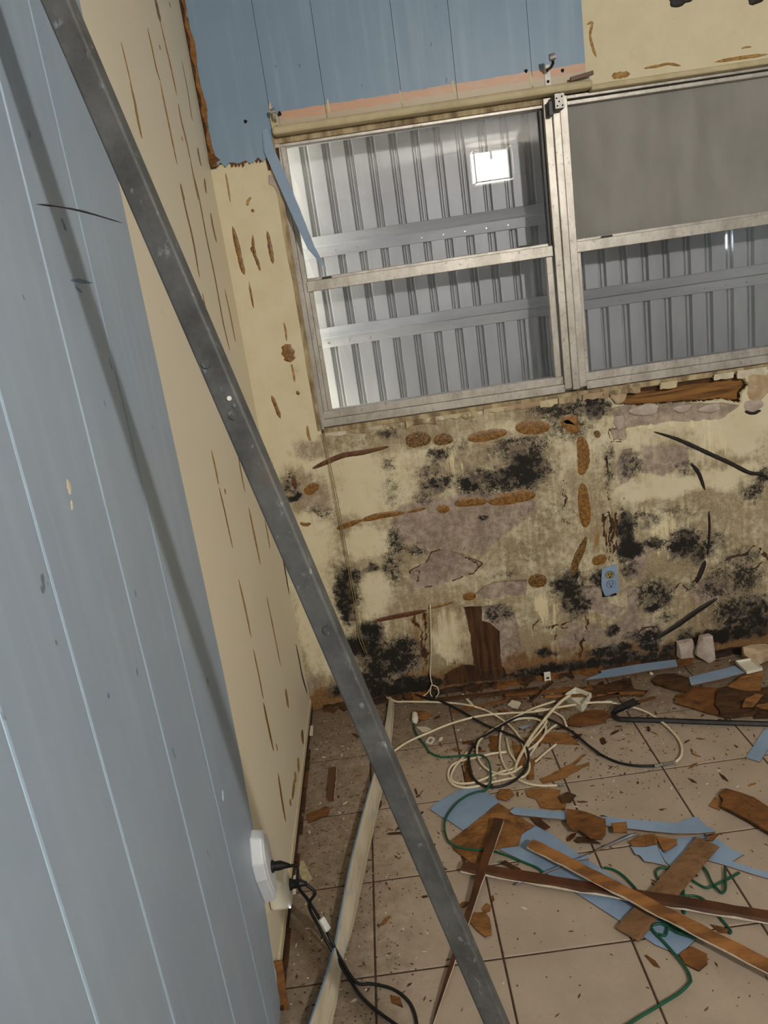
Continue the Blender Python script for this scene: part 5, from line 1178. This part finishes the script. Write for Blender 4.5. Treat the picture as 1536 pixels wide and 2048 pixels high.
flat('wood_splinter', c(12, (1000, 520), (1030, 480), (1120, 455), (1060, 520)), 0.018, 0.004, HB, 'pointed splinter at the upper end of the wide brown plank', 'splinter', None, 0.001, 0.02)
stick('wood_trim', c(6, (290, 640))[0], c(6, (278, 808))[0], 0.001, 0.001, 0.022, 0.016, ['stained_wood', 'splinter_white'], 'short red-brown stick with white edge on the tiles near the left wall', 'wood trim', 8)
g_s = 'wood splinters along the foot of the back wall'
for i, (a, b, z, w, mt, lab) in enumerate((((1010, 1392), (1185, 1378), 0.012, 0.025, 'hardboard', 'flat brown slat along the wall foot behind the cables'), ((1090, 1395), (1290, 1388), 0.006, 0.02, 'raw_wood', 'thin pale slat along the wall foot under the dark rotten piece'),
                                       ((880, 1400), (1080, 1380), 0.01, 0.03, 'hardboard_dark', 'dark rotten slat at the wall foot behind the cable bundle'), ((905, 1425), (1050, 1395), 0.004, 0.014, 'hardboard', 'narrow splinter pointing at the wall behind the coil'),
                                       ((1060, 1405), (1105, 1365), 0.012, 0.012, 'stained_wood', 'short splinter tilted against the wall behind the white box'), ((1180, 1402), (1240, 1390), 0.006, 0.022, 'hardboard_dark', 'dark stub of rotten wood right of the white box'),
                                       ((925, 1390), (945, 1412), 0.004, 0.012, 'cream_chip', 'pale narrow stick standing out left of the coil'))):
    m = MB(); A, B = F(a, z), F(b, z); m.bar(A + Vector((0, 0, 0.004)), B + Vector((0, 0, 0.004)), w, 0.007, (0, 0, 1), taper=(0.7, 1.0)); tag(m.build('wood_splinter', mt, bevel=0.0015), lab, 'splinter', g_s)
# rotten baseboard remains at the foot of the back wall
bb = empty('baseboard_back', (0.9, -0.02, 0.0)); tag(bb, **S)
x = 0.05
while x < 2.2:
    L = random.uniform(0.05, 0.16); m = MB(); h_ = random.uniform(0.008, 0.028)
    n = 6; V = []
    for i in range(n):
        xx = x + L * i / (n - 1); hh_ = h_ * random.uniform(0.5, 1); yy = -random.uniform(0.015, 0.06)
        V += [(xx, -0.001, 0.0005), (xx, -0.001, hh_), (xx, yy * 0.5, hh_ * 0.7), (xx, yy, 0.0005)]
    Fc = []
    for i in range(n - 1):
        a = i * 4
        for k in range(4): Fc.append((a + k, a + (k + 1) % 4, a + 4 + (k + 1) % 4, a + 4 + k))
    m.add(V, Fc + [(0, 1, 2, 3), (len(V) - 4, len(V) - 1, len(V) - 2, len(V) - 3)]); m.build('rotten_strip', random.choice(['rot_and_gap_dark', 'hardboard_dark', 'rot_and_gap_dark', 'hardboard']), bb); x += L * random.uniform(0.7, 1.0)

# ------------------------------------------------------------------ plaster chunks and small white pieces
def chunk(name, p, size, mat, label, cat, group=None, rot=0.0, seed=0):
    r = random.Random(seed); bm = bmesh.new()
    ca, sa = math.cos(rot), math.sin(rot)
    for _ in range(26):
        x, y, z = r.uniform(-1, 1), r.uniform(-1, 1), r.uniform(-1, 1); q = max(abs(x), abs(y), abs(z)); q = 0.74 / q * r.uniform(0.88, 1.0)
        x, y, z = x * q * size[0], y * q * size[1], z * q * size[2]
        bm.verts.new((x * ca - y * sa, x * sa + y * ca, z))
    hull = bmesh.ops.convex_hull(bm, input=bm.verts[:])
    bmesh.ops.delete(bm, geom=list({g for g in hull['geom_interior'] if isinstance(g, bmesh.types.BMVert)}), context='VERTS')
    zmin = min(v.co.z for v in bm.verts)
    for v in bm.verts: v.co.z -= zmin
    me = bpy.data.meshes.new(name); bm.to_mesh(me); bm.free(); me.materials.append(MATS[mat])
    o = bpy.data.objects.new(name, me); COL.objects.link(o); o.location = p; ORG[o] = Vector(p); tag(o, label, cat, group); return o
gp = 'plaster chunks at the wall foot'
chunk('plaster_chunk', F(c(10, (1040, 170))[0]), (0.052, 0.03, 0.085), 'plaster_grey', 'tall pale plaster slab standing against the moldy wall', 'plaster', gp, 0.1, 3)
chunk('plaster_chunk', F(c(10, (870, 140))[0]) + Vector((0, -0.01, 0.0)), (0.055, 0.03, 0.06), 'plaster_grey', 'squat plaster chunk left of the standing slab', 'plaster', gp, 0.3, 4)
chunk('plaster_chunk', F(c(10, (1190, 60))[0]) + Vector((0, 0.0, 0.0)), (0.04, 0.02, 0.05), 'plaster_grey', 'small plaster chunk right of the standing slab by the wall', 'plaster', gp, 0.0, 5)
chunk('plaster_chunk', F(c(10, (1460, 180))[0]), (0.085, 0.04, 0.05), 'plaster_paper', 'brownish plaster lump at the right edge by the wall', 'plaster', gp, -0.2, 6)
chunk('plaster_crumb', F(c(10, (610, 275))[0]), (0.012, 0.01, 0.008), 'cream_chip', 'white plaster crumb under the pointed blue strip', 'crumb', None, 0.4, 8)
def openbox(name, px, z, h, label, mat='ivory_plastic'):
    """a small white plastic box lying open side up"""
    P = [F(p, z) for p in px]; ct = sum(P, Vector()) / 4; r = empty(name, (ct.x, ct.y, z)); tag(r, label, 'plastic box')
    m = MB(); m.add(P + [p + Vector((0, 0, 0.003)) for p in P], [(0, 1, 2, 3), (7, 6, 5, 4), (0, 4, 5, 1), (1, 5, 6, 2), (2, 6, 7, 3), (3, 7, 4, 0)]); m.build('base', mat, r)
    for i in range(4):
        a, b = P[i], P[(i + 1) % 4]; m = MB(); m.bar(a + Vector((0, 0, h / 2)), b + Vector((0, 0, h / 2)), 0.003, h, (0, 0, 1)); m.build('side', mat, r)
    return r
openbox('junction_box', c(10, (1280, 185), (1400, 165), (1490, 240), (1370, 270)), 0.024, 0.012, 'open white plastic box lying on the heap at the end of the blue strip')
openbox('junction_box', c(9, (1230, 95), (1320, 35), (1460, 90), (1375, 200)), 0.001, 0.03, 'white plastic box tipped over beside the coiled cables')
m = MB(); A = [F(p, 0.004) for p in c(9, (1375, 200), (1460, 130), (1465, 150), (1390, 210))]
flat('plastic_shard', c(9, (700, 130), (740, 90), (820, 110), (790, 160), (740, 150)), 0.008, 0.006, ['cream_chip', 'cream_chip'], 'small pale plastic shard behind the cable coil', 'shard', None, 0.002, 0.02)
flat('plastic_shard', c(6, (745, 420), (800, 420), (828, 432), (800, 446), (775, 445)), 0.001, 0.004, ['cream_chip', 'cream_chip'], 'white oval shard beside the green cable plug', 'shard', None, 0.001, 0.02)
flat('plastic_shard', c(9, (800, 340), (860, 320), (940, 312), (840, 355)), 0.001, 0.003, ['blue_scrap', 'hardboard'], 'thin blue flake lying among the coiled cables', 'shard', None, 0.001, 0.02)
cx0 = c(6, (80, 1165), (128, 1150), (176, 1250), (130, 1275))
flat('outlet_card', cx0, 0.001, 0.004, ['card_beige', 'card_beige'], 'worn beige rectangular card lying on the tiles by the left wall', 'card', None, 0.0)
# tiny rectangular frame and a small plate by the wall foot
fr_ = c(6, (802, 505), (820, 478), (845, 485), (828, 512)); P = [F(p, 0.003) for p in fr_]; m = MB()
for i in range(4): m.bar(P[i], P[(i + 1) % 4], 0.006, 0.005)
tag(m.build('plastic_clip', 'ivory_plastic'), 'tiny white rectangular plastic clip beside the green cable', 'clip')
p = F(c(5, (183, 1880))[0]); r = empty('socket_insert', p); tag(r, 'tiny white socket insert leaning at the foot of the moldy wall', 'socket')
boxo('body', (p.x - 0.014, p.y - 0.004, 0.0), (p.x + 0.014, p.y + 0.004, 0.042), 'ivory_plastic', r, 0.002); boxo('slot', (p.x - 0.006, p.y - 0.0045, 0.012), (p.x + 0.006, p.y - 0.0035, 0.02), 'dark_hole', r)

# ------------------------------------------------------------------ crowbar
cb = MB(); A = c(10, (300, 585), (340, 625), (420, 632), (700, 640), (1100, 655), (1536, 668), (1700, 674))
ZC = [0.016, 0.013, 0.012, 0.012, 0.012, 0.012, 0.012]
path = spline([F(p, z) for p, z in zip(A, ZC)], 5)
cb.tube(path, [0.0095] * len(path), 6)
cr = empty('crowbar', F(A[2])); tag(cr, 'black steel crowbar lying on the tiles with its claw to the left', 'crowbar')
cb.build('shaft', 'steel_and_shadow', cr, smooth=False)
m = MB(); hk = spline([F(A[0], 0.016), F(c(10, (330, 560))[0], 0.030), F(c(10, (400, 525))[0], 0.040), F(c(10, (470, 495))[0], 0.034)], 4)
m.tube(hk, [0.010 + 0.006 * i / len(hk) for i in range(len(hk))], 6); m.build('claw', 'steel_and_shadow', cr)
for dy in (-0.007, 0.007):
    m = MB(); q = hk[-1]; m.bar(hk[-2] + Vector((0, dy, 0)), q + Vector((0.02, dy * 1.4, -0.004)), 0.009, 0.006, taper=(1, 0.3)); m.build('claw_tip', 'steel_and_shadow', cr)
m = MB(); m.bar(F(c(10, (480, 505))[0], 0.03), F(c(10, (640, 455))[0], 0.012), 0.012, 0.005); tag(m.build('wood_splinter', 'hardboard'), 'brown splinter sticking out of the crowbar claw', 'splinter')

# ------------------------------------------------------------------ cables
def fp(k, pts, z=0.006): return [F(p, z if not isinstance(z, list) else z[i]) for i, p in enumerate(c(k, *pts))]
rw = 0.0043
coil = (fp(9, [(-560, -20), (-480, 10), (-330, 98), (-200, 105), (0, 108), (160, 115), (330, 135), (480, 175), (600, 235), (720, 320), (810, 430), (860, 560), (900, 690)], 0.010)
        + fp(9, [(850, 780), (720, 800), (560, 835), (430, 870), (300, 882), (205, 850), (165, 780), (190, 690), (280, 640), (420, 610), (560, 575), (690, 560)], 0.007))
cable('coax_cable', coil, rw, 'cable_cream', 'cream cable sweeping from the wall corner into the left lobe of the coil', 'cable', 'cream cables in the tangle')
cable('coax_cable', fp(9, [(-330, 555), (-200, 470), (0, 380), (200, 300), (450, 235), (700, 210), (950, 195), (1200, 150), (1450, 115), (1640, 110)], 0.016) + fp(10, [(250, 492), (400, 520), (560, 570), (700, 660), (810, 770), (850, 860), (840, 930), (800, 972)], 0.009),
      rw, 'cable_cream', 'cream cable arcing over the coil and round to a metal connector', 'cable', 'cream cables in the tangle')
cable('coax_cable', fp(9, [(1265, 48), (1190, 100), (1100, 190), (1000, 310), (910, 430), (840, 550), (790, 650), (765, 740)], [0.04, 0.034, 0.028, 0.022, 0.018, 0.014, 0.012, 0.010]), 0.0058, 'cable_cream', 'thick cream cable end rising straight up out of the coil', 'cable', 'cream cables in the tangle')
cable('coax_cable', fp(9, [(1130, 100), (950, 160), (800, 230), (650, 310), (520, 390), (440, 470), (425, 570), (460, 660), (540, 730), (640, 760), (740, 745), (830, 690)], 0.014), rw, 'cable_cream', 'cream cable forming the tall middle loop of the coil', 'cable', 'cream cables in the tangle')
cable('coax_cable', fp(9, [(400, 480), (560, 370), (700, 290), (850, 255), (980, 270), (1045, 330), (1030, 410), (960, 490), (860, 560)], 0.011), rw, 'cable_cream', 'cream cable forming the upper right loop of the coil', 'cable', 'cream cables in the tangle')
cable('coax_cable', fp(9, [(1150, 310), (1090, 350), (1010, 430), (950, 520), (890, 610)], 0.008) , rw, 'cable_cream', 'short cream cable leg on the right side of the coil', 'cable', 'cream cables in the tangle')
cable('coax_cable', fp(9, [(1060, 260), (1040, 310), (980, 390), (900, 480), (850, 560)], 0.012), rw, 'cable_cream', 'short cream cable leg in the centre of the coil', 'cable', 'cream cables in the tangle')
cable('coax_cable', fp(9, [(660, 330), (635, 420), (630, 540), (660, 660), (720, 750), (800, 810), (900, 850), (1020, 865), (1150, 862)], 0.009), rw, 'cable_cream', 'cream cable running from the coil to a lone silver connector', 'cable', 'cream cables in the tangle')
cable('coax_cable', fp(9, [(690, 430), (720, 560), (780, 660), (750, 710), (640, 740), (520, 790), (380, 840), (240, 840), (190, 790), (230, 690), (340, 560)], 0.0075), rw, 'cable_cream', 'cream cable forming the low left inner loop of the coil', 'cable', 'cream cables in the tangle')
cable('coax_cable', fp(9, [(950, 650), (1040, 570), (1140, 490)], 0.006), rw, 'cable_cream', 'short straight cream cable end right of the black ring', 'cable', 'cream cables in the tangle')
cable('coax_cable', fp(9, [(940, 190), (1020, 172), (1120, 200), (1200, 250), (1235, 330)], 0.012), rw, 'cable_cream', 'cream cable hump at the upper right of the coil', 'cable', 'cream cables in the tangle')
cable('black_cable', fp(6, [(380, 180), (475, 185), (560, 188), (640, 205), (720, 238), (800, 262)], 0.012) + fp(9, [(120, 110), (280, 190), (400, 260), (520, 325), (680, 385), (800, 440), (870, 520), (890, 620), (850, 730), (760, 820), (640, 870), (530, 875), (430, 835), (370, 750), (350, 640), (370, 540), (440, 450), (600, 350), (760, 260), (900, 225), (1030, 250), (1150, 300), (1300, 390), (1430, 500), (1536, 580)], 0.015) + fp(10, [(180, 900), (330, 970), (480, 1000), (630, 1002)], 0.006),
      0.0046, 'black_rubber', 'black cable looping in a round ring on top of the cream coil', 'cable')
for pts, lab in ((c(10, (630, 1002), (800, 972)), 'silver connector joining the black and cream cables on a grout line'), (c(9, (1140, 860), (1212, 856)), 'lone silver connector at the end of a cream cable')):
    a, b = F(pts[0], 0.008), F(pts[1], 0.008); m = MB(); seg = [a.lerp(b, x) for x in (0, .2, .22, .4, .42, .6, .62, .8, .82, 1)]
    m.tube(seg, [.006, .006, .0045, .0045, .0068, .0068, .0045, .0045, .006, .005], 10); tag(m.build('cable_connector', 'nickel'), lab, 'connector', 'silver cable connectors')
# white bundle tied at the wall foot
for i, pts in enumerate(([(795, 1050), (800, 1280), (795, 1400), (805, 1460)], [(805, 1455), (780, 1500), (750, 1540), (735, 1580)], [(800, 1460), (795, 1500), (805, 1525)], [(805, 1460), (830, 1470), (838, 1500), (825, 1535)])):
    P = [W(p, -0.02 - 0.01 * i) for p in c(4, *pts)]
    for p in P: p.z = max(p.z, 0.006)
    cable('thin_wire', P, 0.0024, 'cable_cream', ['thin cream wire running down the moldy wall to the floor', 'thin cream wire end bent left at the wall foot', 'thin cream wire stub at the wall foot', 'thin cream wire looped right at the wall foot'][i], 'wire', 'cream wires at the wall foot', 6)
# green extension cord
gc = empty('green_cable', F(c(6, (735, 370))[0])); tag(gc, 'green cord with white plug looping beside the cable coil and over the brown scrap', 'cord')
m = MB(); m.tube(spline(fp(6, [(738, 395), (735, 430), (755, 475), (790, 515), (820, 560), (880, 585), (960, 582)], 0.006) + fp(9, [(180, 605), (280, 595), (400, 588), (480, 595), (530, 650), (548, 740), (545, 840), (500, 910)], 0.018) + fp(11, [(440, 105), (330, 145), (230, 220), (150, 330), (130, 430), (165, 550), (260, 605), (400, 630), (500, 628)], 0.013) + fp(11, [(600, 650), (750, 705), (900, 765), (980, 800)], 0.009) + fp(11, [(1060, 860), (1200, 900)], 0.006), 7), 0.0036, 8); m.build('cable', 'cable_green', gc, smooth=True)
m = MB(); a, b = F(c(6, (738, 350))[0], 0.012), F(c(6, (740, 398))[0], 0.01); m.tube([a, a.lerp(b, .3), a.lerp(b, .32), a.lerp(b, .75), b], [.011, .011, .013, .013, .007], 10); m.build('plug', 'ivory_plastic', gc, smooth=False)
G2 = [(120, 755), (200, 775), (290, 830), (400, 945), (450, 1020)]
cable('green_cable', fp(12, G2, 0.008) + fp(12, [(560, 1100), (620, 1180), (700, 1250), (840, 1320), (980, 1350), (870, 1350), (740, 1310), (640, 1250), (590, 1240), (530, 1262), (560, 1320), (640, 1400), (720, 1490), (790, 1570), (850, 1660), (868, 1720)], 0.009) + [F(p, 0.006) for p in ((1380, 1965), (1360, 1985), (1320, 2010), (1270, 2040), (1210, 2080))], 0.0036, 'cable_green', 'green cord running from the tangle down towards the bottom of the floor', 'cord', 'green cords in the tangle', 7)
cable('green_cable', fp(12, [(690, 760), (610, 760), (570, 790), (580, 840), (640, 890), (720, 960), (800, 1000), (900, 1000), (980, 1030), (1060, 1120), (1150, 1220), (1215, 1300), (1205, 1325)], 0.006), 0.0034, 'cable_green', 'green cord loop coming out under the brown plank to the right', 'cord', 'green cords in the tangle', 7)
cable('green_cable', fp(12, [(850, 840), (920, 890), (1000, 930), (1060, 915), (1180, 860), (1290, 800)], 0.006), 0.0034, 'cable_green', 'green cord bow below the tail of the wide blue scrap', 'cord', 'green cords in the tangle', 7)
cable('green_cable', fp(12, [(960, 730), (1010, 790), (1050, 880), (1100, 940), (1140, 975), (1170, 940), (1170, 850), (1165, 760)], 0.010), 0.0034, 'cable_green', 'green cord hanging loop between plank and blue tail', 'cord', 'green cords in the tangle', 7)
cable('green_cable', fp(12, [(800, 890), (810, 980), (820, 1060), (815, 1150)], 0.007), 0.0034, 'cable_green', 'short green cord piece crossing below the dark trim', 'cord', 'green cords in the tangle', 7)
cable('green_cable', fp(12, [(600, 1190), (690, 1215), (780, 1260), (840, 1310), (760, 1320), (680, 1280), (650, 1340), (590, 1330)], 0.010), 0.0034, 'cable_green', 'small green cord knot on the blue scrap under the trim', 'cord', 'green cords in the tangle', 7)

# ------------------------------------------------------------------ loose chips (shared meshes) and fine dust
chip_meshes = []
for i in range(14):
    n = random.choice((4, 5, 6)); L = 1.0; wd = random.uniform(0.15, 0.5)
    pr = []
    for k in range(n):
        a = 2 * math.pi * k / n + random.uniform(-.3, .3); pr.append((0.5 * math.cos(a) * random.uniform(.8, 1.1), 0.5 * wd * math.sin(a) * random.uniform(.7, 1.2)))
    V = [(x, y, 0.0) for x, y in pr] + [(x * .94, y * .9, 0.09 + 0.05 * x) for x, y in pr]
    me = bpy.data.meshes.new('wood_chip'); me.from_pydata(V, [], [tuple(range(n))[::-1], tuple(range(n, 2 * n))] + [(k, (k + 1) % n, n + (k + 1) % n, n + k) for k in range(n)]); me.update()
    me.materials.append(MATS[('hardboard', 'hardboard_dark', 'stained_wood', 'hardboard', 'hardboard_light')[i % 5]]); chip_meshes.append(me)
white_meshes = []
for i in range(3):
    me = chip_meshes[i].copy(); me.materials.clear(); me.materials.append(MATS['cream_chip']); white_meshes.append(me)
hot = [(0.95, -0.12, 0.35, 0.05, 45), (1.0, -0.25, 0.35, 0.14, 75), (0.95, -0.45, 0.40, 0.25, 70), (0.75, -0.95, 0.35, 0.35, 25), (1.5, -0.45, 0.4, 0.22, 36), (0.28, -0.5, 0.16, 0.4, 22), (0.5, -1.1, 0.3, 0.35, 16), (1.35, -0.9, 0.35, 0.3, 16)]
for x0, y0, sx, sy, cnt in hot:
    for _ in range(cnt):
        x, y = random.gauss(x0, sx), random.gauss(y0, sy)
        if not (0.05 < x < 2.2 and -1.75 < y < -0.05): continue
        wht = random.random() < 0.06
        o = bpy.data.objects.new('paint_chip' if wht else 'wood_chip', random.choice(white_meshes if wht else chip_meshes)); COL.objects.link(o)
        s_ = random.choice((0.014, 0.018, 0.022, 0.03, 0.04, 0.055)) * (0.6 if wht else 1)
        o.scale = (s_, s_ * random.uniform(.6, 1.1), min(s_, 0.03)); o.rotation_euler = (0, 0, random.uniform(0, 6.28)); o.location = (x, y, 0.0004)
        where = ('at the foot of the moldy wall' if y > -0.2 else 'beside the left wall' if x < 0.3 else 'near the crowbar on the right' if x > 1.35 else 'in the foreground between pole and wood trims' if y < -0.85 else 'around the coiled cables')
        if wht: tag(o, 'tiny white paint chip on the tiles ' + where, 'paint chip', 'paint chips on the floor')
        else: tag(o, 'small loose brown wood splinter on the tiles ' + where, 'wood chip', 'wood splinters on the floor')
m = MB()
for _ in range(4600):
    r = random.random()
    if r < 0.45: x, y = random.gauss(0.95, 0.4), random.gauss(-0.4, 0.28)
    elif r < 0.7: x, y = abs(random.gauss(0.1, 0.16)) + 0.02, -random.uniform(0.05, 1.5)
    elif r < 0.85: x, y = random.uniform(0.05, 2.1), -abs(random.gauss(0.0, 0.15)) - 0.02
    else: x, y = random.uniform(0.1, 2.0), -random.uniform(0.05, 1.7)
    if not (0.02 < x < 2.3 and -1.8 < y < -0.02): continue
    s_ = random.uniform(0.0012, 0.0042) if random.random() < 0.8 else random.uniform(0.004, 0.011); a = random.uniform(0, 3.14); e = random.uniform(0.3, 1.0) if s_ < 0.004 else random.uniform(0.12, 0.45)
    dx, dy = Vector((math.cos(a), math.sin(a), 0)) * s_, Vector((-math.sin(a), math.cos(a), 0)) * s_ * e
    p = Vector((x, y, 0.0003)); h_ = Vector((0, 0, min(s_ * 0.5, 0.002)))
    m.add([p - dx, p - dy, p + dx, p + dy, p + h_], [(0, 1, 4), (1, 2, 4), (2, 3, 4), (3, 0, 4)], 0 if random.random() < 0.86 else 1)
tag(m.build('floor_dust', ['dust', 'cream_chip']), 'fine brown and white crumbs scattered over the beige tiles', 'dust', kind='stuff')
